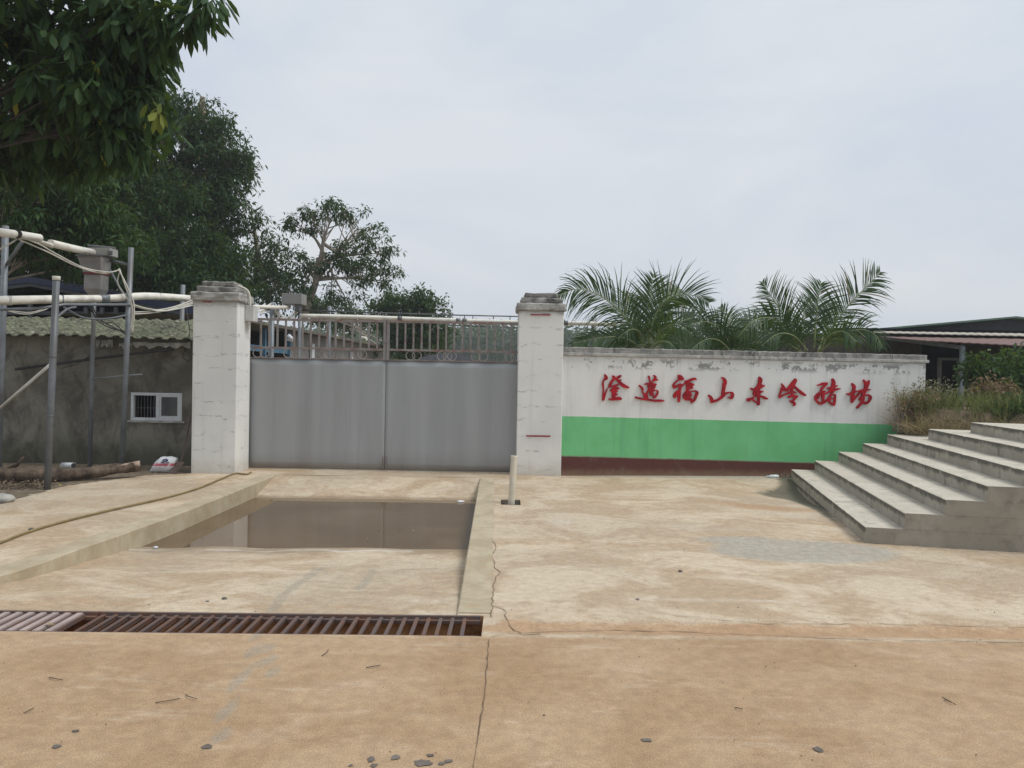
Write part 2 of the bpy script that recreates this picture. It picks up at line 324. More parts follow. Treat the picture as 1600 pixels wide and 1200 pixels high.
def stains(x, y):
    A = {}
    c = gp(1258, 861); e = ((x-c[0]-.15*(y-c[1]))/.78)**2+((y-c[1])/.42)**2; A['grey'] = np.clip(1.1-e*.62, 0, 1)
    c = gp(1165, 845); e = ((x-c[0])/.5)**2+((y-c[1])/.2)**2; A['grey'] = np.maximum(A['grey'], np.clip(.75-e*.4, 0, 1))
    for P, wd in [([gp(500, 868), gp(470, 895), gp(440, 925), gp(424, 953)], .07), ([gp(402, 992), gp(392, 1030), gp(370, 1070), gp(350, 1120), (gp(344, 1160))], .05), ([gp(418, 1005), gp(428, 1060)], .05), ([gp(585, 870), gp(560, 910)], .06)]:
        A['streak'] = np.maximum(A.get('streak', 0*x), seg(x, y, P, wd)*1.25)
    A['grey'] = np.maximum(A['grey'], .6*np.exp(-((y-(11.75+.03*x))/.35)**2)*(x > .5)*(x < 4.6))
    A['red'] = .88*np.exp(-((y-(4.58+.02*x))/.16)**2)*(x > -.15) + .8*np.exp(-((x-3.0)/.9)**2-((y-9.1-.4*(3-x))/.35)**2) +.2*np.exp(-((x+.4)/1.2)**2-((y-3.1)/.5)**2)+.5*np.exp(-((x-4.3)/1)**2-((y-6.5)/.3)**2)
    A['red'] = np.maximum(A['red'], .45*np.exp(-((y-4.95)/.10)**2)*(x < -.3))
    n0 = (3.316, 7.135); B = (.207, .979)
    ty = (y-n0[1])/B[1]; dl = x-(n0[0]+B[0]*ty)
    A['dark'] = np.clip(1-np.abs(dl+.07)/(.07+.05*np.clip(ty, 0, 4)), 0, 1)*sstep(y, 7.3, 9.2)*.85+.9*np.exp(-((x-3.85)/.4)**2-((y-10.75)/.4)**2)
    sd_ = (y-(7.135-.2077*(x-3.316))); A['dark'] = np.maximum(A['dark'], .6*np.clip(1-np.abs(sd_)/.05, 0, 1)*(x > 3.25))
    A['white'] = (.35+.5*vnoise(x*3, y*0, 12))*np.exp(-((y-7.10-.05*(x+2)-.12*(vnoise(x*4, y*0, 13)-.5))/.06)**2)*(x < -.9)*(x > -3.6)+.4*np.exp(-((x-1.4)/1.1)**2-((y-5.2)/.1)**2)+.35*np.exp(-((x-.5)/.5)**2-((y-7.9)/.5)**2)
    lp = [gp(-260, 790), gp(0, 787), gp(30, 779), gp(66, 770), gp(80, 764), gp(120, 757), gp(205, 745), gp(240, 742), gp(292, 741), (-4.6, 12.3), (-14, 12.3), (-14, 9)]
    A['soil'] = poly_mask(x+.08*(vnoise(x*6, y*6, 5)-.5), y+.08*(vnoise(x*6, y*6, 6)-.5), lp)
    return A
def lin(a, b, st): n = max(1, int(round((b-a)/st))); return list(np.linspace(a, b, n+1))[:-1]
def gridobj(name, xs, ys, zf, mat, keep, warp=None, skirt=None):
    X, Y = np.meshgrid(xs, ys, indexing='xy')
    if warp: X, Y = warp(X, Y)
    Z = zf(X, Y); v = np.stack([X, Y, Z], -1).reshape(-1, 3); nx = len(xs); ny = len(ys)
    i, j = np.meshgrid(np.arange(nx-1), np.arange(ny-1), indexing='xy'); k = keep(np.array(xs), np.array(ys), i, j) if keep else np.ones(i.shape, bool)
    q = (j*nx+i)[k]; faces = np.stack([q, q+1, q+nx+1, q+nx], -1)
    o = mkobj(name, v, faces, mat, base=(0, 0, 0), sm=[True]*len(faces), attrs=stains(v[:,0], v[:,1])); return o
KX = [-14, -3.5, -.38, 12]
def warp(X, Y):
    xl = XL(Y); xr = XR(Y)
    X2 = np.where(X < KX[1], KX[0]+(X-KX[0])*(xl-KX[0])/(KX[1]-KX[0]), np.where(X < KX[2], xl+(X-KX[1])*(xr-xl)/(KX[2]-KX[1]), xr+(X-KX[2])*(KX[3]-xr)/(KX[3]-KX[2])))
    return X2, Y+.022*X2*np.where(Y > 4.3, 1, 1)
HX = (-.105, .125); HY = (8.9, 9.26)
def cs(v): return v   # column values in warped space near the kerb
hx0 = KX[2]+(HX[0]-float(XR(9.0)))*(KX[3]-KX[2])/(KX[3]-float(XR(9.0))); hx1 = KX[2]+(HX[1]-float(XR(9.0)))*(KX[3]-KX[2])/(KX[3]-float(XR(9.0)))
tx = KX[2]+(-.15-float(XR(4.6)))*(KX[3]-KX[2])/(KX[3]-float(XR(4.6)))
xs = lin(-14, -7, .25)+lin(-7, -3.5, .05)+lin(-3.5, -.38, .06)+[-.38, -.3]+[tx, hx0]+lin(hx0+.05, hx1, .05)+[hx1]+lin(hx1+.05, 6, .05)+lin(6, 12, .25)+[12]
xs = sorted(set(round(float(a), 5) for a in xs))
ys = lin(-3, 2.4, .3)+lin(2.4, 4.40, .04)+lin(4.40, 4.78, .04)+lin(4.78, 8.9, .05)+[8.9]+lin(8.94, 9.26, .04)+[9.26]+lin(9.31, 12.4, .06)+lin(12.4, 60, 4)+[60]
ys = sorted(set(round(float(a), 5) for a in ys))
def keep(xv, yv, i, j):
    xc = (xv[i]+xv[i+1])/2; yc = (yv[j]+yv[j+1])/2
    pit = (xc > KX[1]) & (xc < KX[2]) & (yc > 4.78) & (yc < 11.2)
    tr = (xc < tx) & (yc > 4.40) & (yc < 4.78)
    hole = (xc > hx0) & (xc < hx1) & (yc > 8.9) & (yc < 9.26)
    return ~(pit | tr | hole)
yard = gridobj('concrete_yard', xs, ys, gz, M_ground, keep, warp); tag(yard, kind='structure')
def rz_(x, y):
    e = (vnoise(x*2.2, y*2.2, 9)-.5)
    z = np.interp(y-.022*x, [4.7, 4.85, 5.2, 7.32, 8.0, 9.6, 10.22, 10.9, 11.1], [0, -.012, -.03, -.17, -.29, -.29, -.17, -.02, 0])
    return z+e*.016*sstep(y, 5.3, 6)*(1-sstep(y, 10.4, 11))
xr_ = lin(-3.5, -.38, .05)+[-.38]; yr_ = lin(4.78, 11.2, .05)+[11.2]
ramp = gridobj('ramp', xr_, yr_, rz_, M_ground, None, warp); tag(ramp, kind='structure')
# far ground
t = NT('far_ground', .95, .2); m_far = t.done(t.mix(t.step(t.noise(.2, 6, .7), .4, .6), (.07,.075,.03), (.17,.13,.08)))
mb = MB(); mb.add([(-900,-600,-.6),(900,-600,-.6),(900,900,-.6),(-900,900,-.6)], [(0,1,2,3)]); tag(mb.build('ground', m_far, base=(0,0,-.6)), kind='structure')
# kerbs
def kerb(name, f, side, wd, y0, y1, zb=-.45, zt=.012, mat=M_kerb):
    ysk = np.linspace(y0, y1, 46); mb = MB(); vs = []; fs = []
    for k, y in enumerate(ysk):
        x = float(f(y)); x2 = x+side*(wd+.008*(float(vnoise(np.array([y*5.]), np.array([1.]), 4)[0])-.5)); jz = .006*(float(vnoise(np.array([y*4.]), np.array([7.]), 4)[0])-.5); xi = x-side*.004
        vs += [(xi, y+.022*x, zb), (xi, y+.022*x, zt-.006+jz), (xi+side*.008, y+.022*x, zt+jz), (x2, y+.022*x, zt+jz*.5), (x2+side*.012, y+.022*x, -.03)]
    for k in range(len(ysk)-1):
        for j in range(4): a = k*5+j; fs.append((a, a+1, a+6, a+5) if side < 0 else (a, a+5, a+6, a+1))
    n = len(ysk)*5; fs += [(0,4,3,2,1), (n-5,n-4,n-3,n-2,n-1)]
    mb.add(vs, fs); return tag(mb.build(name, mat), kind='structure')
kerb('left_kerb', XL, -1, .22, 4.79, 11.15); kerb('right_kerb', XR, 1, .205, 4.82, 11.2, zt=.008)
# water
t = NT('muddy_water', .02, .5); t.b.inputs['IOR'].default_value = 1.34
mw = t.mix(t.step(t.noise(.9, 5, .6, dist=.5), .35, .7), (.15,.105,.064), (.195,.14,.088))
t.bump(t.noise(2.2, 3, .5), .03, .01); t.done(mw, t.math('ADD', .015, t.math('MULTIPLY', t.step(t.noise(1.4, 5), .5, .8), .05)))
ta = t.n('ShaderNodeBsdfTransparent'); ta.inputs[0].default_value = (.75,.62,.42,1); mx = t.n('ShaderNodeMixShader'); mx.inputs[0].default_value = .82
t.t.links.new(ta.outputs[0], mx.inputs[1]); t.t.links.new(t.b.outputs[0], mx.inputs[2]); t.t.links.new(mx.outputs[0], t.t.nodes['Material Output'].inputs[0])
mb = MB(); zw = -.172; ya = np.linspace(6.9, 10.6, 20)
vs = []; [vs.extend([(float(XL(y))+.001, y, zw), (float(XR(y))-.001, y, zw)]) for y in ya]
mb.add(vs, [(2*k, 2*k+1, 2*k+3, 2*k+2) for k in range(19)]); tag(mb.build('pool_water', t.m), kind='structure')
# drain channel
t = NT('channel_mud', .95, .2); m_ch = t.done(t.mix(t.step(t.noise(6, 6, .7), .35, .65), (.24,.12,.055), (.55,.33,.17))); t.bump(t.noise(10, 5), .6, .03)
M_ch = t.m
def yf(x): return 4.40+.022*x
mb = MB(); x0, x1, dz = -14, -.15, -.34
a0, a1, b0, b1 = (x0, yf(x0)), (x1, yf(x1)), (x0, yf(x0)+.38), (x1, yf(x1)+.38)
vs = []
for (x, y) in (a0, a1, b1, b0): vs += [(x, y, .0), (x, y, dz)]
mb.add(vs, [(0,1,3,2), (2,3,5,4), (4,5,7,6), (1,7,5,3)]); tag(mb.build('drain_channel', M_ch), kind='structure')
# drain grates
def grate(xa, xb, light, label):
    r = thing('drain_grate', (xa, yf(xa), 0), label, 'drain grate', 'steel grates over the drain channel')
    mb = MB(); mb.beam((xa, yf(xa)+.372, -.012), (xb, yf(xb)+.372, -.012), .022, .024); mb.beam((xa, yf(xa)+.345, -.03), (xb, yf(xb)+.345, -.03), .03, .02)
    mb.beam((xa, yf(xa)+.008, -.012), (xb, yf(xb)+.008, -.012), .012, .02); mb.build('frame', M_grate, r)
    first = None; n = int((xb-xa)/.0735)
    for k in range(n):
        x = xa+.04+k*.0735
        if first is None:
            mb = MB(); wd = .034 if light else .008; mb.box((x-wd/2, yf(x)+.012, -.012 if light else -.034), (x+wd/2, yf(x)+.345, .002 if light else -.004), 0)
            if not light: mb.box((x-.012, yf(x)+.014, -.012), (x+.011, yf(x)+.343, -.0065), 0)
            else:
                mb.box((x+.021, yf(x)+.012, -.03), (x+.032, yf(x)+.345, -.006), 1); mb.box((x-.03, yf(x)+.014, -.032), (x+.028, yf(x)+.343, -.026), 1)
            first = mb.build('bar', [M_grate_l, M_grate] if light else [M_grate], r)
        else:
            c = first.copy(); COL.objects.link(c); c.parent = r; c.location = (k*.0735, .022*k*.0735, random.uniform(-.001, .001)); c.rotation_euler.z = random.uniform(-.012, .012)*0
    return r
xg = -2.52
grate(-4.2, xg, True, 'closely barred steel grate with pale bars at the left end of the drain')
grate(xg+.01, -.17, False, 'long dark rusty grate with open slanting bars crossing in front of the ramp')
# square socket with pipe stub
mb = MB(); hx = HX; hy = (HY[0], HY[1]); z0 = -.25
vs = []
for (x, y) in ((hx[0], hy[0]), (hx[1], hy[0]), (hx[1], hy[1]), (hx[0], hy[1])): vs += [(x, y+.022*x, .003), (x, y+.022*x, z0)]
mb.add(vs, [(0,1,3,2), (2,3,5,4), (4,5,7,6), (6,7,1,0), (1,7,5,3)]); tag(mb.build('post_hole', concrete('hole_concrete', (.2,.17,.13), (.28,.24,.19), (.1,.09,.07))), kind='structure')
r = thing('pipe_stub', (.02, 9.03, -.2), 'beige plastic pipe standing upright in a square hole by the right kerb', 'pipe')
p0 = atY(799, 786, 9.03); p1 = atY(803.5, 712, 9.03); p0 = p0+(p0-p1).normalized()*.25
MB().tube([p0, p1], .039, 20, caps=False).tube([p0, p1+Vector((0,0,-.002))], .034, 20, caps=False).build('pipe_wall', pvc('beige_pvc', (.62,.57,.46)), r)
MB().tube([p1+Vector((0,0,-.012)), p1+Vector((0,0,.003))], .041, 20, caps=False).build('rim', M_pvc, r)
# cracks (thin dark ribbons lying in the slab surface)
def ribbon(mb, px, wd, zt=.004, sub=6, jit=.012):
    P = [Vector((*gp(u, v), 0)) for u, v in px]; Q = []
    for a, b in zip(P[:-1], P[1:]):
        n = max(2, int((b-a).length/.06))
        for k in range(n): q = a.lerp(b, k/n); Q.append(q+Vector((random.uniform(-jit, jit), random.uniform(-jit, jit), 0)))
    Q.append(P[-1]); vs = []
    for i, q in enumerate(Q):
        d = (Q[min(i+1, len(Q)-1)]-Q[max(i-1, 0)]).normalized(); n = Vector((-d.y, d.x, 0)); w_ = wd*random.uniform(.2, 1.3)
        z = float(gz(np.array([q.x]), np.array([q.y]))[0])+zt
        vs += [(q-n*w_/2).to_tuple()[:2]+(z,), (q+n*w_/2).to_tuple()[:2]+(z,)]
    mb.add(vs, [(2*i, 2*i+1, 2*i+3, 2*i+2) for i in range(len(Q)-1)])
mb = MB()
ribbon(mb, [(764,790),(766,812),(768,842),(775,853),(769,872),(774,888),(781,895),(773,906),(771,918),(769,945),(768,966)], .006, jit=.008)
ribbon(mb, [(768,945),(789,953),(792,972),(804,985),(815,992),(845,990)], .007)
ribbon(mb, [(764,998),(760,1050),(755,1100),(748,1150),(739,1210)], .006, jit=.004)
ribbon(mb, [(770,995),(850,985),(950,980),(1050,982),(1180,990),(1330,999),(1600,1004)], .006)
ribbon(mb, [(1050,962),(1200,974),(1420,975),(1600,979)], .004)
tag(mb.build('ground_crack', simple('crack_dark', (.15,.10,.065), .95)), kind='structure')
mb = MB()
for u, v, a, b in [(322,1168,9,4),(660,1193,16,6),(618,1184,9,4),(580,1187,6,6),(584,1197,7,3),(700,1190,7,3),(672,1181,7,2.5),(690,1194,6,3),(1010,1157,11,3),(1278,1172,9,4),(118,1143,6,2),(548,1197,4,2),(850,1118,2,1.5),(88,1167,8,3),(996,937,3,1.5)]:
    c = Vector((*gp(u, v), 0)); rx_ = a/1200*c.y; ry_ = (Vector((*gp(u, v-b), 0))-c).length; n = 14
    vs = [(c.x+rx_*math.cos(2*math.pi*k/n)*random.uniform(.6, 1.15), c.y+ry_*math.sin(2*math.pi*k/n)*random.uniform(.6, 1.15), float(gz(np.array([c.x]), np.array([c.y]))[0])+.0035) for k in range(n)]
    mb.add(vs, [list(range(n))])
tag(mb.build('ground_stain', simple('tar_spot', (.13,.11,.095), .8, .4)), kind='structure')

# ------------------------------------------------------------------ pillars
def rough(o, lv, st):
    m = o.modifiers.new('subdivide', 'SUBSURF'); m.subdivision_type = 'SIMPLE'; m.levels = lv; m.render_levels = lv
    tx_ = bpy.data.textures.get('lumps') or bpy.data.textures.new('lumps', 'CLOUDS'); tx_.noise_scale = .09; tx_.noise_depth = 3
    d = o.modifiers.new('wear', 'DISPLACE'); d.texture = tx_; d.strength = st; d.mid_level = .5; d.texture_coords = 'GLOBAL'; return o
def pillar(base, wd, dp, zs, label, top_w):
    r = thing('gate_pillar', base, label, 'gate pillar'); x, y, _ = base; R = math.radians(1.2)
    mb = MB(); mb.box((x, y, -.3), (x+wd, y+dp, zs[0]), 0, R, base); mb.build('shaft', M_pillar, r, bevel=.012)
    o = [.035, -.03, -.09]
    for k in range(3):
        mb = MB(); e = o[k]; mb.box((x-e, y-e, zs[k]), (x+wd+e*1.0, y+dp+e, zs[k+1]), 0, R, base)
        rough(mb.build('cap_tier', M_cap2 if k == 0 else M_cap, r, bevel=.02), 3, .035)
    return r
pl = pillar((-4.625, 11.10, 0), .64, .60, [2.50, 2.63, 2.72, 2.80], 'white plastered gate pillar left of the grey gate, beside the dark shed', 0)
pr = pillar((.085, 11.575, 0), .68, .60, [2.485, 2.60, 2.69, 2.765], 'white plastered gate pillar between the grey gate and the lettered wall', 0)
def strip(par, u0, u1, v, y, h=.02):
    a = atY(u0, v, y); b = atY(u1, v, y); MB().box((a.x, y-.006, a.z-h/2), (b.x, y, a.z+h/2)).build('paper_strip', M_redtape, par)
strip(pl, 317, 331, 471.5, 11.095, .014); strip(pr, 829, 860, 491.5, 11.57, .018); strip(pr, 822, 860, 681, 11.57, .022)
# little conduit box + pipes on pillar
jb = thing('junction_box', (-4.0, 11.5, 2.2), 'white junction box on the inner side of the left gate pillar', 'junction box')
a = atY(387, 477, 11.45); b = atY(400, 502, 11.45); MB().box((-3.985, 11.42, b.z), (-3.86, 11.62, a.z)).build('case', simple('grey_plastic', (.5,.5,.48), .6, .1), jb, bevel=.006)
MB().tube(smooth_path([(-3.93,11.5,b.z),(-3.95,11.47,b.z-.12),(-3.97,11.5,b.z-.05)]), .006, 6).build('wire', M_cable, jb)
mb = MB(); mb.tube(smooth_path([atY(322,441,11.3), atY(345,442,11.35), atY(372,447,11.4), atY(388,456,11.45), atY(391,480,11.45)]), .016, 8)
tag(mb.build('conduit', M_cable), 'thin white conduit bent over the top of the left gate pillar', 'conduit')

# ------------------------------------------------------------------ gate
M_ring = simple('ring_metal', (.33,.30,.28), .6, .15)
g = thing('metal_gate', (-4.0, 11.82, 0), 'wide double leaf gate of grey sheet steel with rusty bars and rings along its top', 'gate')
GY = 11.82; gx0, gx1 = -4.05, .12; xm = atY(602, 640, GY).x
zpan = 1.70; zmid = 1.865; ztop = 2.30; zb = .012
for (a, b) in ((gx0+.01, xm-.003), (xm+.003, gx1)):
    mb = MB(); nx = 40; nz_ = 16; vs = []
    for j in range(nz_+1):
        for i in range(nx+1):
            x = a+(b-a)*i/nx; z = zb+(zpan-zb)*j/nz_; vs.append((x, GY+.010*math.sin(x*5.1+1.3*math.sin(z*2))*math.sin(z*1.7+.3)+.006*math.sin(x*13), z))
    fs = [(j*(nx+1)+i, j*(nx+1)+i+1, (j+1)*(nx+1)+i+1, (j+1)*(nx+1)+i) for j in range(nz_) for i in range(nx)]
    mb.add(vs, fs, 0, True); sh = mb.build('sheet_panel', M_gate, g); md = sh.modifiers.new('s', 'SOLIDIFY'); md.thickness = .004
mb = MB()
for (a, b) in ((gx0, xm-.046), (xm+.046, gx1)):
    for z, h in ((ztop, .035), (zmid, .03), (zpan+.008, .016)): MB().box((a, GY-.012, z-h/2), (b, GY+.03, z+h/2)).build('rail', M_rust2, g)
MB().box((xm-.045, GY-.02, zpan), (xm-.006, GY+.026, ztop+.03)).build('stile', M_rust, g); MB().box((xm+.006, GY-.02, zpan), (xm+.045, GY+.026, ztop+.03)).build('stile', M_rust, g)
MB().box((xm-.03, GY+.022, zb), (xm+.03, GY+.03, zpan)).build('edge_strip', M_steel_dk, g)
for dx in (-.028, .022): MB().box((xm+dx, GY-.03, -.06), (xm+dx+.012, GY-.018, .22)).build('drop_bolt', M_rust2, g)
bar0 = None
def bar(x):
    global bar0
    if bar0 is None: bar0 = (MB().box((x-.013, GY-.008, zmid+.014), (x+.013, GY+.018, ztop-.016)).build('bar', M_rust, g), x); return
    c = bar0[0].copy(); COL.objects.link(c); c.parent = g; c.location = (x-bar0[1], 0, 0)
for k in range(15): bar(atY(407.5+13*k, 520, GY).x)
for k in range(15): bar(atY(620.5+12.75*k, 530, GY).x)
ring0 = None
def ring(x, z, r_, e):
    global ring0
    mb = MB(); n = 20; P = [(x+r_*math.cos(2*math.pi*k/n), GY+.004+e, z+r_*math.sin(2*math.pi*k/n)) for k in range(n+1)]; mb.tube(P, .0075, 6, caps=False); mb.build('ring', M_ring, g)
for uc in (402,413, 450,460, 505,514, 557,566, 641,651, 690,699,706, 743,755, 796,806):
    x = atY(uc, 558, GY).x; ring(x, 1.782, .068, random.choice([.004, .012]) if uc % 2 else 0)

# ------------------------------------------------------------------ lettered wall
W0 = Vector((.755, 11.628, 0)); W1 = Vector((6.62, 12.30, 0)); WD = (W1-W0).normalized(); WN = Vector((WD.y, -WD.x, 0))   # WN faces the road
gA, gB = atP(877, 650, W0, WN), atP(1417, 664, W0, WN); bA, bB = atP(877, 713, W0, WN), atP(1275, 724, W0, WN)
k1 = (gB.z-gA.z)/(gB.x-gA.x); k2 = (bB.z-bA.z)/(bB.x-bA.x)
M_wall = plaster('banded_wall_plaster', bands=(gA.z-k1*gA.x, k1, bA.z-k2*bA.x, k2))
wl = thing('boundary_wall', W0, 'long white wall with a green band, brown foot and mould-stained cap, carrying red lettering', 'wall')
def wbox(mb, s0, s1, d0, d1, z0, z1):
    P = [W0+WD*s+WN*d for s, d in ((s0, d0), (s1, d0), (s1, d1), (s0, d1))]
    mb.prism([Vector((p.x, p.y, z0)) for p in P], (0, 0, z1-z0))
LW = (W1-W0).length
mb = MB(); wbox(mb, .0, LW, 0, -.24, -.4, 1.82); mb.build('wall_face', M_wall, wl, bevel=.006)
mb = MB(); wbox(mb, .0, LW+.035, .035, -.275, 1.82, 1.868); mb.build('cap_trim', M_cap2, wl, bevel=.006)
mb = MB()
NS = 90
for k in range(NS):      # one continuous coping, lengthwise divisions for its worn top edge
    pass
vs = []; rc = random.Random(12)
for k in range(NS+1):
    p = W0+WD*((LW+.01)*k/NS); e = rc.uniform(-.006, .006); h = 1.952+rc.uniform(-.006, .004)
    for d_, z_ in ((.012+e*.5, 1.868), (.012+e, h-.012), (.002+e, h), (-.25, h+e*.3), (-.25, 1.868)): q = p+WN*d_; vs.append((q.x, q.y, z_))
fs = [(k*5+j, k*5+j+5, k*5+(j+1) % 5+5, k*5+(j+1) % 5) for k in range(NS) for j in range(5)]+[(0,1,2,3,4), tuple(NS*5+j for j in (4,3,2,1,0))]
mb.add(vs, fs); mb.build('cap_slab', M_cap, wl)
# characters
GL = {
0: ((935,578), [[(200,140,30),(240,220,100),(250,270,85),(190,310,50)],[(200,280,50),(150,380,48),(150,450,58),(160,600,45),(155,760,60),(160,900,80),(155,940,60)],[(175,900,60),(205,780,56),(250,660,40),(285,580,25)],[(110,455,15),(160,455,40)],[(440,190,40),(500,220,70),(470,300,80),(400,400,80),(360,490,90),(340,540,60)],[(700,185,60),(640,220,85),(560,270,60)],[(480,220,60),(560,280,75),(640,360,85),(720,440,105),(830,510,105),(940,550,60)],[(700,320,50),(640,340,60)],[(440,510,50),(520,495,70),(610,465,55)],[(380,640,40),(470,610,95),(560,580,95),(630,575,60)],[(490,540,80),(490,640,140),(480,740,120),(480,860,110),(500,900,100)],[(590,670,50),(520,670,70)],[(575,765,70),(500,790,80)],[(330,910,40),(420,920,75),(540,905,85),(640,890,105),(690,900,90)]]),
1: ((985,578), [[(580,210,65),(600,280,48),(620,380,48),(640,430,60)],[(740,180,50),(790,230,75),(750,310,75),(690,370,45),(650,430,45)],[(880,310,20),(820,310,55),(740,330,45)],[(465,445,48),(540,420,36),(620,420,45),(720,440,50),(800,450,55)],[(570,430,55),(580,520,80),(600,580,80)],[(780,460,65),(740,560,70),(690,620,80)],[(600,500,80),(690,490,90),(700,520,90)],[(600,590,60),(560,660,55),(500,760,75),(470,830,105)],[(620,600,80),(655,660,105),(645,740,90),(640,790,50)],[(700,650,70),(800,640,36),(860,670,55),(840,760,60),(780,840,70),(740,860,60),(710,810,45)],[(700,720,55),(720,770,45)],[(285,490,50),(350,550,75),(390,600,65),(380,650,46),(400,720,46),(440,770,70),(490,830,140),(500,890,110)],[(170,860,60),(300,890,65),(450,910,75),(600,935,65),(760,960,75),(940,960,80),(1050,965,40)]]),
2: ((1045,578), [[(300,165,36),(370,210,100),(440,280,85)],[(330,230,95),(370,290,80)],[(330,290,55),(230,370,48),(150,470,65),(180,550,75)],[(170,540,75),(270,500,72),(370,460,75),(400,480,65)],[(380,470,75),(350,600,85),(330,720,105),(325,860,95),(320,980,70)],[(330,650,60),(240,720,95),(190,800,105),(190,850,70)],[(400,520,55),(470,450,45),(540,390,48)],[(520,350,50),(600,350,70),(700,310,85),(800,275,75),(850,290,55)],[(565,380,60),(590,450,90),(600,560,100),(590,640,75)],[(640,430,100),(700,460,110),(770,460,65)],[(600,560,90),(700,550,90),(750,570,45)],[(620,620,48),(530,700,55),(465,800,52),(490,880,60),(550,930,55)],[(620,690,50),(565,760,42),(530,850,46)],[(650,690,75),(670,760,90),(630,860,95),(600,930,70)],[(580,800,50),(720,800,44)],[(560,905,60),(680,900,75),(720,980,75),(730,1030,40)],[(690,680,36),(780,660,45),(860,670,62),(890,720,92),(850,830,82),(810,930,82),(740,990,74)]]),
3: ((1098,580), [[(590,195,30),(660,230,75),(705,330,115),(680,430,112),(660,550,102),(640,680,105),(630,760,90)],[(200,760,60),(260,820,90),(290,900,105),(300,960,75)],[(295,945,105),(420,920,75),(540,860,75),(640,770,95),(740,690,65),(850,665,48),(920,685,82),(940,740,92),(920,820,92),(890,850,60)],[(800,820,30),(880,820,60)]]),
4: ((1155,583), [[(640,135,60),(665,210,130),(650,310,105),(600,410,95),(540,490,105),(500,570,105),(470,640,60),(460,690,30)],[(370,480,45),(450,510,75),(560,490,100),(680,430,95),(790,390,45)],[(700,360,60),(640,400,90)],[(470,640,80),(560,600,120),(640,600,95),(700,580,65),(755,580,36)],[(500,660,60),(590,670,70),(630,700,75)],[(620,520,80),(620,680,95),(620,820,75),(610,960,85),(590,990,30)],[(600,720,36),(480,750,45),(370,800,72),(300,830,115),(240,830,30)],[(400,810,60),(500,880,52),(590,930,52)],[(660,720,55),(740,740,72),(820,780,82),(890,800,46)]]),
5: ((1208,583), [[(265,325,20),(320,410,75),(350,480,90),(400,510,60)],[(290,480,80),(250,590,56),(215,690,56),(205,760,50)],[(300,520,85),(400,530,80),(470,540,65)],[(215,750,56),(330,690,56),(450,640,56),(560,600,62)],[(700,210,90),(650,290,115),(560,390,95),(490,470,90),(430,520,65)],[(740,230,40),(680,330,65),(620,450,80),(580,540,70),(560,600,55)],[(600,420,70),(690,440,75),(800,540,85),(900,620,95),(1010,690,60)],[(620,570,56),(720,620,40)],[(500,750,65),(580,720,85),(680,720,75),(770,720,48)],[(760,720,55),(700,780,75),(650,840,60)],[(600,640,60),(640,700,60)],[(545,870,56),(630,910,82),(690,970,66),(650,1010,48)]]),
6: ((1265,583), [[(255,380,35),(340,360,55),(440,330,80),(550,320,65)],[(540,340,65),(460,420,72),(390,490,72),(360,570,56)],[(480,570,54),(380,600,75),(280,640,52),(200,720,54),(190,800,62),(250,890,62),(350,950,80),(450,910,80),(550,850,70),(620,750,58),(680,660,60),(740,560,90)],[(410,590,80),(430,680,92),(430,800,85),(430,900,75)],[(345,640,42),(300,720,62),(260,800,48)],[(490,650,52),(590,600,55),(680,540,80),(780,520,80),(880,500,65),(970,490,30)],[(730,200,75),(760,280,110),(750,380,120),(730,480,115),(720,560,92)],[(570,480,48),(650,460,55),(720,470,75)],[(870,395,38),(790,420,60)],[(700,675,36),(780,670,36),(815,690,44),(800,800,66),(790,900,76),(770,1000,56)],[(650,740,70),(630,860,70),(650,930,62),(740,980,62)],[(680,800,34),(790,790,50)]]),
7: ((1315,585), [[(330,270,15),(350,310,65),(400,380,100),(390,480,92),(370,600,105),(350,720,102),(340,840,85),(330,860,50)],[(160,605,25),(250,620,72),(350,580,95),(440,530,70),(490,520,28)],[(360,800,90),(430,730,70),(510,650,62),(590,560,72),(670,520,82),(740,500,82),(830,480,62),(915,475,28)],[(530,525,36),(620,500,45),(700,480,55)],[(700,180,48),(740,240,80),(785,310,130),(770,420,120),(740,520,100),(700,600,90)],[(860,205,58),(850,280,72),(820,350,72)],[(690,590,75),(650,690,80),(580,770,66),(600,800,52)],[(690,650,75),(680,780,92),(640,880,80),(570,960,72),(510,1030,76)],[(720,650,45),(820,640,52),(890,670,72),(910,730,90),(870,830,72),(800,890,72),(730,900,64),(700,850,55)]]),
}
CH_LB = ['first red character from the left, a three-dot stroke beside a tall stacked shape', 'second red character, with a long flat stroke sweeping under it', 'third red character, dense and upright, between the long-footed one and the mountain-shaped one', 'fourth red character, an open three-pronged mountain shape', 'fifth red character, a tall stem over two spreading feet', 'sixth red character, narrow with a long stroke falling to the right', 'seventh red character, a looped tangled shape second from the right end', 'last red character at the right end, its foot hooking to the lower left']
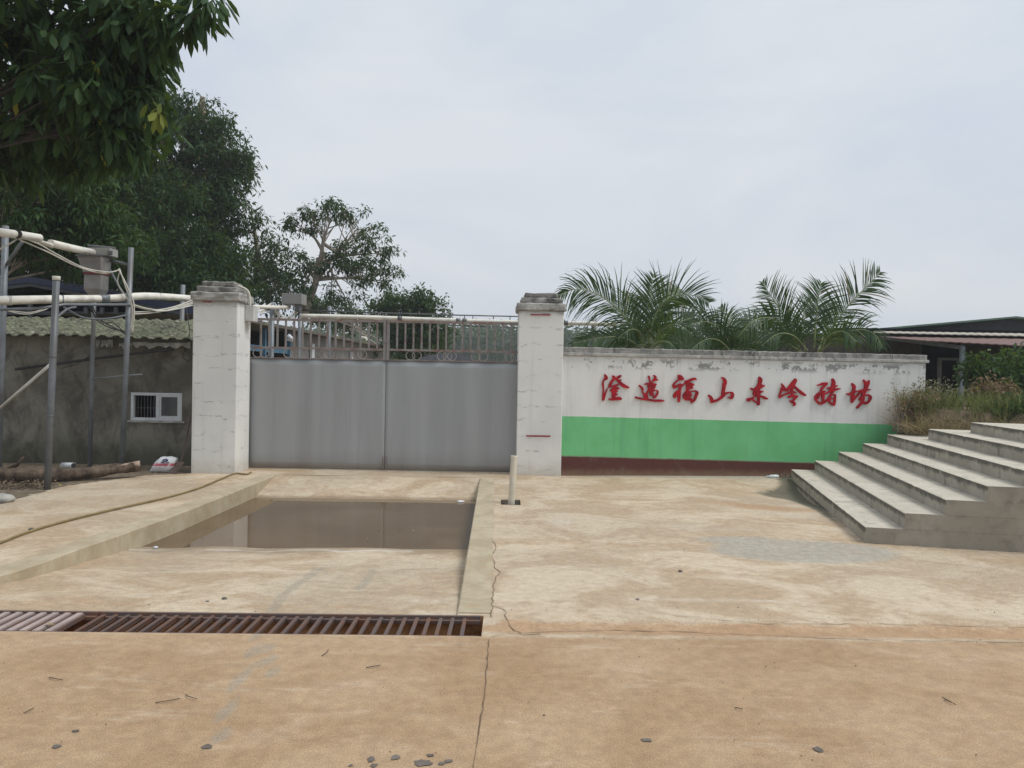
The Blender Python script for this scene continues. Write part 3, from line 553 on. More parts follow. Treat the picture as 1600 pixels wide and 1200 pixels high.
def glyph(idx):
    (ox, oy), strokes = GL[idx]; st = 12.0; n = 100; gx_, gy_ = np.meshgrid(np.arange(n)*st, np.arange(n)*st, indexing='ij'); D = np.full((n, n), 1e3)
    for s in strokes:
        P = smooth_path([Vector(p) for p in s], 4)
        for a, b in zip(P[:-1], P[1:]):
            dx, dy = b.x-a.x, b.y-a.y; l2 = dx*dx+dy*dy+1e-9; t_ = np.clip(((gx_-a.x)*dx+(gy_-a.y)*dy)/l2, 0, 1)
            D = np.minimum(D, np.hypot(gx_-a.x-t_*dx, gy_-a.y-t_*dy)-(a.z+(b.z-a.z)*t_)/2)
    verts = []; vid = {}; faces = []
    def V(key, x, y):
        if key not in vid: vid[key] = len(verts); verts.append((x, y))
        return vid[key]
    ins = D < 0
    for i in range(n-1):
        for j in range(n-1):
            c = [(i, j), (i+1, j), (i+1, j+1), (i, j+1)]; f = [ins[a] for a in c]
            if not any(f): continue
            poly = []
            for k in range(4):
                a, b = c[k], c[(k+1) % 4]
                if f[k]: poly.append(V(a, a[0]*st, a[1]*st))
                if f[k] != f[(k+1) % 4]:
                    t_ = D[a]/(D[a]-D[b]); key = (min(a, b), max(a, b)); poly.append(V(key, (a[0]+(b[0]-a[0])*t_)*st, (a[1]+(b[1]-a[1])*t_)*st))
            if len(poly) >= 3: faces.append(poly)
    front = [atP(ox+x/20, oy+y/20, W0+WN*.034, WN) for x, y in verts]; back = [p-WN*.022 for p in front]; m = len(front)
    ec = {}
    for f in faces:
        for a, b in zip(f, f[1:]+f[:1]): ec[(a, b)] = 1
    side = [[a, a+m, b+m, b] for (a, b) in ec if (b, a) not in ec]
    allf = [list(f) for f in faces]+[[q+m for q in f][::-1] for f in faces]+side
    mb = MB(); mb.add(front+back, allf)
    o = mb.build('sign_character', M_red); tag(o, CH_LB[idx], 'sign lettering', 'raised red characters on the white wall')
for k in range(8): glyph(k)

# ------------------------------------------------------------------ staircase
O = Vector((3.316, 7.135, 0)); A = Vector((.979, -.203, 0)); B = Vector((.207, .978, 0))
sc_ = thing('staircase', O, 'broad grey concrete stairs climbing to the right from the yard', 'stairs')
Sn = [0, .335, .68, 1.02, 1.36, 1.68, 2.0]; Zt = [.147, .295, .437, .577, .722, .865, 1.0]; Tl = [4.66, 4.66, 4.72, 4.72, 4.72, 3.9, 3.3]
zp = -.4
for k in range(7):
    tl = 5.2; tl = Tl[k]; s0, s1 = Sn[k], 6.0
    P = [O+A*s0, O+A*s1, O+A*s1+B*(tl-.2), O+A*s0+B*tl]
    z0 = zp; nb = 70
    mb = MB(); top = [Vector((p.x, p.y, Zt[k])) for p in P]; bot = [Vector((p.x, p.y, z0)) for p in P]
    # nosing line subdivided with slight wear
    nose = [top[0].lerp(top[3], i/nb)+(A*(.5 if random.random() < .06 else 0)*.012+Vector((0, 0, -.006 if random.random() < .05 else random.uniform(-.0006,.0004)))) for i in range(nb+1)]; nbot = [bot[0].lerp(bot[3], i/nb) for i in range(nb+1)]
    ntop = [p+A*.010+Vector((0,0,.003)) for p in nose]
    vs = nose+nbot+ntop+[top[1], top[2], bot[1], bot[2]]; a = nb+1; b = 2*a; c = 3*a
    fs = [(i, i+1, i+1+a, i+a) for i in range(nb)]+[(i+1, i, i+b, i+1+b) for i in range(nb)]
    mi = [0]*nb+[1]*nb
    fs.append([b+i for i in range(nb+1)][::-1]+[c, c+1][:0]+[]) if False else None
    for i in range(nb): pass
    fs += [[c]+[b+i for i in range(nb+1)]+[c+1]]; mi += [1]
    fs += [[0, a, c+2, c, b]]; mi += [2]; fs += [[nb, b+nb, c+1, c+3, a+nb]]; mi += [0]
    o_ = len(mb.v); mb.add(vs, fs); mb.m = mi
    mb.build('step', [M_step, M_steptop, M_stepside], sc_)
    zp = Zt[k]
# ------------------------------------------------------------------ foliage tools
def unit(v): return v/np.maximum(np.linalg.norm(v, axis=-1, keepdims=True), 1e-9)
def leaves(centers, per, Lf, Wf, spread, droop=.4, up=.15, tintf=None, curl=.15, sz=.35, six=False, r=rng, yl=.004, name='crown', mat=None, parent=None, aspect=None):
    n = len(centers)*per; c = np.repeat(centers, per, 0); d = unit(r.normal(size=(n, 3))+np.array([0, 0, up])); s = r.uniform(1-sz, 1+sz, n)[:, None]
    p = c+d*spread*r.uniform(.1, 1, n)[:, None]; d2 = unit(d+np.array([0, 0, -droop])+.25*r.normal(size=(n, 3)))
    side = unit(np.cross(d2, unit(r.normal(size=(n, 3))*.6+np.array([0, 0, 1.])))); nrm = np.cross(side, d2)
    l = Lf*s; w_ = Wf*s; tip = p+d2*l+np.array([0, 0, -1.])*l*curl
    tb = r.uniform(0, 1, len(centers)); tn = np.clip(np.repeat(tb, per)*.6+r.uniform(0, .4, n), 0, .98)
    if tintf is not None: tn = np.clip(tn*tintf(c), 0, .98)
    tn = np.where(r.uniform(size=n) < yl, 1.0, tn)
    if six:
        v = np.stack([p, p+d2*l*.38+side*w_*.42-nrm*w_*.12, p+d2*l*.72+side*w_*.5-nrm*w_*.1-np.array([0,0,1.])*l*curl*.4, tip, p+d2*l*.72-side*w_*.5-nrm*w_*.1-np.array([0,0,1.])*l*curl*.4, p+d2*l*.38-side*w_*.42-nrm*w_*.12, p+d2*l*.38, p+d2*l*.72-np.array([0,0,1.])*l*curl*.4], 1).reshape(-1, 3)
        b = np.arange(n)[:, None]*8
        f3 = [np.concatenate([b+np.array(q)], 1) for q in ([0,6,1],[0,5,6],[3,2,7],[3,7,4])]; f4 = [b+np.array(q) for q in ([1,6,7,2],[6,5,4,7])]
        faces = sum([x.tolist() for x in f3+f4], []); k = 8
    else:
        v = np.stack([p, p+d2*l*.5+side*w_*.5, tip, p+d2*l*.5-side*w_*.5], 1).reshape(-1, 3); faces = (np.arange(n)[:, None]*4+np.arange(4)); k = 4
    return mkobj(name, v, faces, mat, parent, attrs={'tint': np.repeat(tn, k)})
def blob_centers(blobs, nsub, per, sig, r=rng, fill=.45):
    """clumped cluster centres: sub-clumps on and in each ellipsoid"""
    out = []; subs = []
    for (c, rad, wgt) in blobs:
        m = max(2, int(nsub*wgt)); q = unit(r.normal(size=(m, 3)))*(r.uniform(fill, 1, (m, 1)))*np.array(rad)+np.array(c); subs.append(q)
        k = np.repeat(q, per, 0); out.append(k+r.normal(size=k.shape)*sig*np.array([1, 1, .6]))
    return np.concatenate(out), subs
def tree(name, base, trunk, blobs, nsub, per, sig, leaf, label, cat='tree', group=None, lm=None, bm=None, tr=.12, twigs=.4, seed=1, fill=.45, **kw):
    """trunk: list of points; blobs: (centre, radii, weight)"""
    r = np.random.default_rng(seed); rr = random.Random(seed); o = thing(name, base, label, cat, group)
    mb = MB(); T = smooth_path(trunk, 4); mb.tube(T, (tr, tr*.3), 9)
    C, subs = blob_centers(blobs, nsub, per, sig, r, fill)
    for (c, rad, wgt), q in zip(blobs, subs):
        c = Vector(c); k0 = rr.randint(int(len(T)*.45), len(T)-1); s0 = T[k0]; cc = c-Vector((0, 0, rad[2]*.4)); mid = s0.lerp(cc, .5)+Vector((rr.uniform(-.2,.2), rr.uniform(-.2,.2), rr.uniform(-.1,.25)))*rad[0]*.6
        P = smooth_path([s0, mid, cc], 4); mb.tube(P, (tr*.36, tr*.1), 7)
        for qq in q:
            if rr.random() < twigs:
                e = Vector(qq); s = P[rr.randint(len(P)//2, len(P)-1)]; m_ = s.lerp(e, .5)+Vector((rr.uniform(-1,1), rr.uniform(-1,1), rr.uniform(0,1)))*.08*rad[0]
                mb.tube(smooth_path([s, m_, e], 3), (tr*.14, tr*.04), 5, caps=False)
    mb.build('trunk', bm or M_bark, o); leaves(C, leaf[0], leaf[1], leaf[2], leaf[3], r=r, mat=lm, parent=o, **kw); return o
def B_(u, v, y, ru, rv, ry=None, wgt=1.0):
    c = atY(u, v, y); k = y/1200; return (tuple(c), (ru*k, ry if ry else (ru+rv)/2*k, rv*k), wgt)
L_big = leafmat('broad_leaf', (.010,.030,.015), (.045,.095,.032), (.30,.30,.04)); L_mid = leafmat('dark_foliage', (.008,.026,.012), (.040,.088,.026), (.16,.16,.04))
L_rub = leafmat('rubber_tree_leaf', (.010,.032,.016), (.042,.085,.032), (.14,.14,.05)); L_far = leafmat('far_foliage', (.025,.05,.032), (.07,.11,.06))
# near overhanging tree, big drooping leaves
bl = [B_(50,40,8.0,110,70,1.2), B_(150,55,7.6,80,75,1.0), B_(80,150,8.2,105,60,1.0), B_(165,160,7.8,62,50,.8), B_(10,235,8.6,70,45,.8,.6), B_(100,225,8.4,70,34,.7,.5), B_(205,15,7.4,40,40,.4,.45), B_(190,215,7.9,34,26,.4,.3), B_(-120,120,8,120,150,1.5), B_(80,-90,7.6,200,90,1.6,1.4), B_(205,90,7.7,32,50,.4,.3), B_(215,175,7.7,24,26,.25,.16)]
tree('overhanging_tree', (-8.6, 8.6, 0), [(-8.6,8.6,-.2),(-8.3,8.6,1.6),(-7.7,8.4,3.2),(-6.8,8.2,4.4),(-5.6,8.0,5.3)], bl, 24, 5, .13, (9,.16,.056,.12), 'large tree with big drooping dark leaves overhanging the top left of the yard', lm=L_big, bm=simple('dark_bark', (.035,.03,.024), .9, .3), tr=.13, six=True, droop=.9, up=.1, curl=.25, seed=3, twigs=.8, sz=.5, yl=.006, fill=.2)
b_ = [atY(u, v, y) for u, v, y in ((262,46,7.4),(290,34,7.35),(310,24,7.3),(328,8,7.3),(338,-8,7.3))]
bt = bpy.data.objects['overhanging_tree']; MB().tube(smooth_path([atY(230,70,7.6)]+b_), (.014,.004), 6).build('branch', M_bark, bt)
C = np.array([tuple(p+Vector((random.uniform(-.08,.08), random.uniform(-.1,.1), random.uniform(-.06,.04)))) for p in b_ for _ in range(3)]+[tuple(atY(u, v, 7.35)) for u, v in ((270,10),(295,2),(268,26),(318,-6),(255,42),(285,18),(305,8),(300,-14))])
leaves(C, 8, .19, .05, .10, droop=1.2, up=0, curl=.25, six=True, mat=L_big, parent=bt, name='foliage')
C = np.array([tuple(atY(u, v, 7.35)+Vector((0, random.uniform(-.05,.05), 0))) for u, v in ((232,158),(243,170),(254,180),(238,176),(250,168))])
ys_ = leaves(C, 2, .13, .05, .07, droop=.9, up=0, six=True, mat=leafmat('yellowing_leaf', (.09,.13,.02), (.20,.22,.04)), parent=bt, name='foliage'); tag(ys_, label='yellow-green ageing leaves')
L_md2 = leafmat('mid_green_leaf', (.014,.038,.015), (.055,.110,.032), (.2,.2,.05))
tree('broadleaf_tree', (-10.9, 14.8, 0), [(-10.9,14.8,-.3),(-10.8,14.8,2.5),(-10.3,14.8,4)], [B_(10,290,14.8,60,40,1.0), B_(75,285,14.6,60,40,1.0), B_(140,300,14.9,50,36,.9,.9), B_(30,350,14.5,60,36,.8), B_(105,345,14.8,50,34,.8,.9), B_(170,345,15,44,30,.8,.8), B_(60,395,14.9,60,24,.7,.8), B_(150,392,15,50,24,.8,.8), B_(200,385,15.2,36,30,.8,.6)], 34, 6, .17, (8,.13,.045,.12), 'mid-green tree with drooping leaf sprays hanging over the pipes at the left edge', lm=L_md2, bm=M_barkl, tr=.10, seed=41, droop=.8, twigs=.5, sz=.45)
# mid dark trees
tree('broadleaf_tree', (-17, 23.5, 0), [(-17,23.5,-.3),(-16.8,23.5,3),(-16.5,23.5,6),(-16,23.5,8)], [B_(60,300,23.5,120,70,2), B_(150,360,23.5,90,60,1.6), B_(20,400,23.5,90,60,1.4), B_(130,425,23.5,80,40,1.2), B_(200,300,23.5,60,60,1.2)], 75, 9, .34, (9,.17,.065,.15), 'dense dark tree rising behind the blue-roofed shed', lm=L_mid, tr=.22, seed=5, droop=.5, twigs=.25)
tree('broadleaf_tree', (-10.6, 22.5, 0), [(-10.6,22.5,-.3),(-10.5,22.5,3),(-10.2,22.5,5)], [B_(230,330,22,80,70,1.6), B_(215,420,22,75,55,1.4), B_(270,400,22,60,60,1.4), B_(320,450,22,70,40,1.2), B_(170,250,22.5,60,40,1.2), B_(330,400,22.5,40,30,1,.5)], 75, 9, .32, (9,.16,.055,.15), 'dark leafy tree directly behind the left gate pillar', lm=L_mid, tr=.2, seed=6, droop=.5, twigs=.25)
tree('rubber_tree', (-11, 24, 0), [(-11,24,-.3),(-10.8,24,4),(-10.3,24,7.5),(-9.8,24,10)], [B_(235,180,24,55,34,1.6,.8), B_(280,230,24,75,55,2), B_(330,265,24,48,42,1.5), B_(340,330,24,48,50,1.4), B_(285,330,24,75,60,1.8), B_(240,290,24,70,60,1.6), B_(372,262,24,26,26,.8,.4), B_(292,170,24,34,20,.9,.4), B_(335,400,24,42,40,1.2,.8), B_(330,210,24,34,24,1,.5)], 56, 8, .26, (9,.15,.05,.14), 'tall rounded rubber tree with fine leaves against the sky, tallest of the left group', lm=L_rub, bm=M_barkl, tr=.2, seed=8, droop=.7, up=.3, twigs=.5)
tree('rubber_tree', (-9.0, 25, 0), [atY(428,500,25), atY(418,450,25), atY(404,400,25), atY(398,360,25), atY(392,330,25)], [B_(400,370,25,22,40,.8,.5), B_(425,400,25,26,40,.9,.55), B_(405,440,25,40,34,1.1,.9), B_(445,455,25,28,40,1,.8), B_(385,440,25,40,35,1,.8)], 26, 8, .30, (7,.16,.05,.14), 'thin sparse tree with a leaning pale trunk behind the left end of the gate', lm=L_rub, bm=M_barkl, tr=.1, seed=9, droop=.7, twigs=.7)
tree('rubber_tree', (-7.0, 26, 0), [atY(472,500,26), atY(482,470,26), atY(492,445,26), atY(500,410,26), atY(506,370,26)], [B_(470,345,26,34,28,1.1,.7), B_(515,335,26,38,26,1.1,.8), B_(560,345,26,36,26,1.1,.6), B_(590,385,26,32,28,1,.7), B_(480,400,26,30,34,1,.55), B_(540,385,26,40,30,1.1,.75), B_(560,425,26,44,24,1,.9), B_(600,430,26,26,22,.8,.45), B_(520,425,26,26,22,.8,.35), B_(470,445,26,26,24,.8,.5), B_(540,460,26,40,14,.8,.4)], 17, 6, .15, (10,.15,.05,.13), 'open round-crowned rubber tree with visible pale branches standing alone against the sky', lm=L_rub, bm=M_barkl, tr=.17, seed=11, droop=.8, up=.3, twigs=1.0)
tree('broadleaf_tree', (-4.0, 30, 0), [(-4.3,30,-.3),(-4.2,30,1.5),(-3.8,30,2.8)], [B_(608,475,30,28,18,.8,.7), B_(658,480,30,32,22,.8,.9), B_(550,500,37,60,20,.9,1.1), B_(640,515,30,50,26,1,1.4), B_(675,520,30,30,28,.8,.7), B_(510,486,36,50,22,.9,1), B_(640,545,30,34,22,.8,.8)], 36, 8, .24, (9,.17,.065,.14), 'low bushy tree rising over the centre of the gate', lm=L_mid, bm=M_barkl, tr=.12, seed=12, droop=.5, twigs=.5)
tree('broadleaf_tree', (-16.5, 21, 0), [(-16.5,21,-.3),(-16,21,4),(-15.5,21,8)], [B_(-40,230,21,120,110,2.4), B_(60,230,21,90,80,2), B_(130,210,21,60,60,1.6)], 70, 9, .4, (8,.2,.08,.2), 'tall dark tree at the far left edge behind the overhanging leaves', lm=L_mid, tr=.3, seed=14, droop=.5, twigs=.2)
# bare twig things
mb = MB(); mb.tube(smooth_path([atY(395,380,25), atY(402,330,25), atY(404,310,25), atY(406,298,25)]), (.02,.005), 5)
# far forest
r = np.random.default_rng(21); cs_ = []; tb = []
for _ in range(420):
    y = r.uniform(120, 170); u = r.uniform(380, 1500); x = (u-800)/1200*y; hgt = (7.4+1.4*vnoise(np.array([u/55.]), np.array([2.]), 2)[0]+1.8*max(0, 1-abs(u-850)/500)+r.uniform(-1, 1)); hgt *= y/140; tb.append((x, y, hgt))
    m = 26; q = np.stack([x+r.normal(size=m)*1.5, y+r.normal(size=m)*1.5, hgt*r.uniform(.25, 1.0, m)], -1); cs_.append(q)
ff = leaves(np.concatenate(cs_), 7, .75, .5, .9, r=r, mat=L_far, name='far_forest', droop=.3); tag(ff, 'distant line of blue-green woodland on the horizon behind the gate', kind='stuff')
# ------------------------------------------------------------------ palms
L_palm = leafmat('palm_leaflet', (.012,.040,.022), (.052,.098,.042), (.24,.19,.10), trans=.45, rough=.4); M_rach = simple('palm_midrib', (.20,.24,.10), .5, .2)
def frond(par, px, l, w0=.021, down=.5, tint=1.0, label=None, dens=.032, tip=.35):
    l *= 1.27; w0 = .025; down *= 1.45
    P = smooth_path([atY(u, v, y) for u, v, y in px], 8); MB().tube(P, (.016, .004), 6).build('midrib', M_rach, par)
    pts = np.array([tuple(p) for p in P]); d = np.diff(pts, axis=0); sl_ = np.linalg.norm(d, axis=1); cum = np.r_[0, np.cumsum(sl_)]; LT = cum[-1]; n = int(LT/dens); vs = []; tn = []; rr = random.Random(len(px)*31+int(px[0][0])+int(px[-1][1])); kf = rr.uniform(.62, .9)
    for k in range(n):
        t_ = .14+.86*k/n; s_ = t_*LT; i = min(len(d)-1, np.searchsorted(cum, s_)-1); i = max(0, i); f_ = (s_-cum[i])/sl_[i]
        p = Vector(pts[i]+d[i]*f_); dd = Vector(d[i]).normalized(); sidev = dd.cross(Vector((0, 0, 1)))
        s2_ = dd.cross(Vector((0, -1, 0))); s2_ = s2_ if s2_.dot(sidev) >= 0 else -s2_
        sidev = (sidev*(1-kf)+s2_*kf).normalized(); upv = sidev.cross(dd); env = math.sin(math.pi*min(1, .18+t_*.80))**.6*(1 if t_ < .8 else 1-(t_-.8)*1.6)
        for sg in (-1, 1):
            if rr.random() < .1: continue
            ll = l*env*rr.uniform(.65, 1.15); a = rr.uniform(.55, .85)*(1-.35*t_)
            dr = (sidev*sg*math.cos(.35)+upv*.35).normalized(); dr = (dr*math.sin(a+.3)+dd*math.cos(a+.3)).normalized(); q = p; step_ = ll/4; ww = w0*rr.uniform(.7, 1.1)
            wv = dr.cross(upv).normalized()
            tv = min(.98, rr.uniform(.1, .9)*tint); row = []
            if rr.random() < .012: tv = 1.0
            for m_ in range(5):
                wk = ww*(.5, 1, .85, .55, .08)[m_]; row += [q-wv*wk/2, q+wv*wk/2]; dr = (dr+Vector((0, 0, -1))*down*(.10+.12*m_)*rr.uniform(.6, 1.3)).normalized(); q = q+dr*step_
            vs += [tuple(x) for x in row]; tn += [tv]*10
    n = len(vs)//10; b = (np.arange(n)*10)[:, None]; faces = np.concatenate([b+np.array([2*m_, 2*m_+1, 2*m_+3, 2*m_+2]) for m_ in range(4)], 0)
    o = mkobj('frond', np.array(vs), faces, L_palm, par, attrs={'tint': np.array(tn)})
    if label: o['label'] = label
def palm(base, label, fronds, tr=.07, ht=2.0):
    o = thing('coconut_palm', base, label, 'palm tree', 'young palms behind the wall'); x, y, z = base
    MB().tube([(x, y, -.3), (x+.02, y, ht*.5), (x, y, ht)], (tr*1.3, tr), 10).build('trunk', M_bark, o)
    for f in fronds: frond(o, *f[:2], **(f[2] if len(f) > 2 else {}))
    return o
Y1 = 13.6
x_ = atY(1014, 540, Y1).x
palm((x_, Y1, 0), 'palm with a long frond arching left over the gate pillar, leftmost behind the wall', [
 ([(1008,545,13.6),(985,508,13.4),(962,480,13.2),(930,458,13.0),(900,452,12.9),(872,462,12.9)], .62, dict(down=.9, w0=.032)),
 ([(1014,540,13.6),(1020,505,13.5),(1032,478,13.4),(1055,462,13.2),(1085,462,13.1),(1108,474,13.0)], .58, dict(down=.35, tint=1.5)),
 ([(1013,540,13.6),(1014,500,13.6),(1017,460,13.7),(1021,428,13.8)], .46, dict(down=.2)),
 ([(1006,540,13.7),(990,505,14.0),(982,480,14.3),(984,458,14.6)], .5, dict(down=.35)),
 ([(1005,545,13.5),(975,528,13.0),(935,528,12.9),(890,538,12.85)], .4, dict(down=.9)),
 ([(1018,545,13.6),(1060,505,13.9),(1095,498,14.1),(1130,512,14.2)], .5, dict(down=.8)),
 ([(1018,545,13.6),(1035,515,13.3),(1058,508,13.0),(1085,525,12.8)], .45, dict(down=1.0, tint=1.4)),
 ([(1010,545,13.6),(1000,520,13.2),(985,515,12.9),(965,528,12.8)], .4, dict(down=1.0)),
 ([(1014,540,13.6),(1022,500,13.8),(1040,470,14.2),(1062,450,14.6)], .45, dict(down=.4, tint=1.3)),
 ([(1020,550,13.6),(1040,530,13.9),(1068,525,14.2),(1095,545,14.4)], .45, dict(down=1.0)),
 ([(1005,550,13.6),(985,540,13.3),(960,545,13.1),(935,560,13.0)], .42, dict(down=1.0)),
 ([(1012,550,13.6),(1025,535,13.0),(1045,535,12.7),(1062,552,12.6)], .42, dict(down=1.0)),
], ht=1.95)
x_ = atY(1150, 560, 14.2).x
palm((x_, 14.2, 0), 'small low palm between the two larger palms behind the wall', [
 ([(1150,560,14.2),(1130,520,14.0),(1105,503,13.8),(1075,508,13.6)], .5, dict(down=.9)),
 ([(1150,560,14.2),(1128,535,13.9),(1105,530,13.7),(1080,545,13.5)], .45, dict(down=.8)),
 ([(1150,560,14.2),(1160,525,14.4),(1175,505,14.7),(1200,500,15)], .45, dict(down=.7)),
 ([(1150,560,14.2),(1145,520,14.3),(1140,495,14.6),(1125,478,14.8)], .4, dict(down=.5)),
 ([(1150,560,14.2),(1165,540,14.0),(1185,535,13.8),(1205,548,13.7)], .42, dict(down=.9)),
 ([(1150,560,14.2),(1120,550,14.4),(1095,545,14.5),(1068,552,14.6)], .42, dict(down=.9)),
], ht=1.7)
x_ = atY(1268, 550, Y1).x
palm((x_, Y1, 0), 'widest palm, fanning upright fronds behind the right half of the wall', [
 ([(1250,548,13.6),(1236,512,13.6),(1219,484,13.5),(1203,460,13.5),(1190,440,13.5)], .52, dict(down=.35)),
 ([(1252,550,13.6),(1230,515,13.3),(1204,497,13.1),(1176,502,12.9),(1153,527,12.8)], .5, dict(down=.9)),
 ([(1272,545,13.6),(1275,500,13.6),(1279,465,13.7),(1283,440,13.8)], .52, dict(down=.35, tint=1.3)),
 ([(1280,548,13.6),(1305,505,13.5),(1334,468,13.4),(1356,446,13.4),(1376,424,13.4)], .55, dict(down=.4)),
 ([(1282,550,13.6),(1312,525,13.3),(1345,515,13.1),(1368,524,12.9),(1380,545,12.8)], .42, dict(down=.9, tint=1.1)),
 ([(1252,550,13.6),(1205,522,13.9),(1160,518,14.1),(1122,536,14.2)], .48, dict(down=.9)),
 ([(1258,548,13.6),(1253,510,13.8),(1258,484,14.0),(1268,468,14.3)], .45, dict(down=.5)),
 ([(1262,548,13.6),(1240,525,13.0),(1215,522,12.9),(1190,540,12.8)], .42, dict(down=1.0)),
 ([(1282,550,13.6),(1295,525,13.2),(1318,518,13.0),(1340,535,12.8)], .42, dict(down=1.0)),
 ([(1278,550,13.6),(1290,515,13.9),(1300,490,14.2),(1308,470,14.6)], .42, dict(down=.5)),
], ht=1.95)
# feed box between the palms
fb = thing('feed_box', (atY(1077,560,15.5).x, 15.5, 0), 'grey metal box on a post, half hidden by the left palm', 'metal box')
a = atY(1070,487,15.5); b = atY(1084,503,15.5); MB().box((a.x, 15.4, b.z), (b.x, 15.7, a.z)).build('case', M_steel, fb, bevel=.01); MB().box(((a.x+b.x)/2-.03, 15.5, -.3), ((a.x+b.x)/2+.03, 15.56, b.z)).build('post', M_steel_dk, fb)

# ------------------------------------------------------------------ left shed
def rooftile(name, x0, x1, y0, y1, z0, z1, mat, par, wl_=.21, amp=.018, rows=.24, th=.012):
    nx = int((x1-x0)/wl_*8); L_ = math.hypot(y1-y0, z1-z0); ny = int(L_/rows)*4; vs = []
    for j in range(ny+1):
        t_ = j/ny; rw = (t_*L_/rows) % 1
        for i in range(nx+1):
            x = x0+(x1-x0)*i/nx; e = .012*math.sin(x*1.9+2)*(1-t_); vs.append((x, y0+(y1-y0)*t_+.02*math.sin(x*2.3)*(j == 0), z0+(z1-z0)*t_+amp*math.sin(2*math.pi*x/wl_)+.006*math.sin(2*math.pi*x/wl_*3+j)+.026*(1-rw)+e))
    mb = MB(); mb.add(vs, [(j*(nx+1)+i, j*(nx+1)+i+1, (j+1)*(nx+1)+i+1, (j+1)*(nx+1)+i) for j in range(ny) for i in range(nx)], 0, False)
    o = mb.build(name, mat, par); md = o.modifiers.new('s', 'SOLIDIFY'); md.thickness = th; return o
t = NT('mossy_cement_tile', .9, .25); n1 = t.noise(3, 6, .7); n2 = t.noise(14, 5, .7); c_ = t.mix(t.step(n1, .35, .65), (.12,.12,.09), (.175,.19,.12)); c_ = t.mix(t.math('MULTIPLY', t.step(n2, .46, .6), .85), c_, (.035,.032,.024)); c_ = t.mix(t.step(t.noise(2, 3), .55, .7), c_, (.13,.17,.10)); c_ = t.mix(t.math('MULTIPLY', t.step(t.noise(11, 4), .6, .68), .85), c_, (.34,.32,.28)); t.bump(n2, .5, .02); M_tile = t.done(c_)
sh = thing('brick_shed', (-8, 12, 0), 'low cement-rendered shed with a mossy tile roof left of the gate pillar', 'shed')
WYs = 12.0
wa = atY(205, 613, WYs); wb = atY(284, 658, WYs)
mb = MB(); zt = 2.0
# wall with window opening, butted pieces
mb.box((-14, WYs, -.3), (wa.x, WYs+.2, zt)); mb.box((wb.x, WYs, -.3), (-4.66, WYs+.2, zt)); mb.box((wa.x, WYs, -.3), (wb.x, WYs+.2, wb.z)); mb.box((wa.x, WYs, wa.z), (wb.x, WYs+.2, zt))
mb.build('wall', M_dirty, sh)
mb = MB(); mb.box((-4.86, WYs+.2, -.3), (-4.66, 13.3, zt)); mb.build('side_wall', M_dirty, sh)
rooftile('roof', -14, -4.62, 11.72, 13.5, 1.965, 2.36, M_tile, sh)
wn_ = MB(); fw = .045
wn_.box((wa.x, WYs-.01, wb.z), (wb.x, WYs+.05, wb.z+fw)).box((wa.x, WYs-.01, wa.z-fw), (wb.x, WYs+.05, wa.z)).box((wa.x, WYs-.01, wb.z+fw), (wa.x+fw, WYs+.05, wa.z-fw)).box((wb.x-fw, WYs-.01, wb.z+fw), (wb.x, WYs+.05, wa.z-fw))
xmid = atY(246, 630, WYs).x; wn_.box((xmid-.02, WYs-.012, wb.z+fw), (xmid+.035, WYs+.045, wa.z-fw)); win = wn_.build('window', M_alu, sh, bevel=.003)
MB().box((xmid+.035, WYs+.01, wb.z+fw), (wb.x-fw, WYs+.018, wa.z-fw)).build('pane', M_glass_d, win)
sf = MB(); 
for q in ((xmid+.035, wb.z+fw, xmid+.06, wa.z-fw), (wb.x-fw-.025, wb.z+fw, wb.x-fw, wa.z-fw)): sf.box((q[0], WYs-.004, q[1]), (q[2], WYs+.03, q[3]))
sf.box((xmid+.06, WYs-.004, wb.z+fw), (wb.x-fw-.025, WYs+.03, wb.z+fw+.03)).box((xmid+.06, WYs-.004, wa.z-fw-.02), (wb.x-fw-.025, WYs+.03, wa.z-fw)); sf.build('sash', M_alu, win)
gb = MB()
for k in range(7): x = wa.x+fw+.02+k*(xmid-wa.x-fw-.04)/6.5; gb.box((x, WYs+.08, wb.z), (x+.01, WYs+.09, wa.z))
gb.box((wa.x, WYs+.092, (wa.z+wb.z)/2-.03), (xmid, WYs+.1, (wa.z+wb.z)/2-.02)); gb.build('grille', M_steel_dk, win)
MB().box((wa.x-.04, WYs-.03, wb.z-.03), (wb.x+.04, WYs+.02, wb.z)).build('sill', M_cap2, win)
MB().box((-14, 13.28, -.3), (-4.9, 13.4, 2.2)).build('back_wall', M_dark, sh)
# torn sheeting under eave
mb = MB(); r_ = random.Random(4)
def ragged(u0, u1, v0, v1, y, n=14):
    vs = []; 
    for k in range(n+1):
        u = u0+(u1-u0)*k/n; a = atY(u, v0+(v1-v0)*0+r_.uniform(-.6,.6), y+r_.uniform(0,.03)); b = atY(u, v0+(v1-v0)*r_.uniform(.35, 1), y-r_.uniform(.0,.05)); vs += [tuple(a), tuple(b)]
    mb.add(vs, [(2*k, 2*k+1, 2*k+3, 2*k+2) for k in range(n)], 0)
ragged(150, 176, 531, 544, 11.85); ragged(186, 206, 536, 546, 11.82); ragged(207, 297, 535, 545, 11.84)
o = mb.build('eave_sheeting', simple('torn_sheeting', (.36,.35,.31), .8, .3), sh); md = o.modifiers.new('s', 'SOLIDIFY'); md.thickness = .004
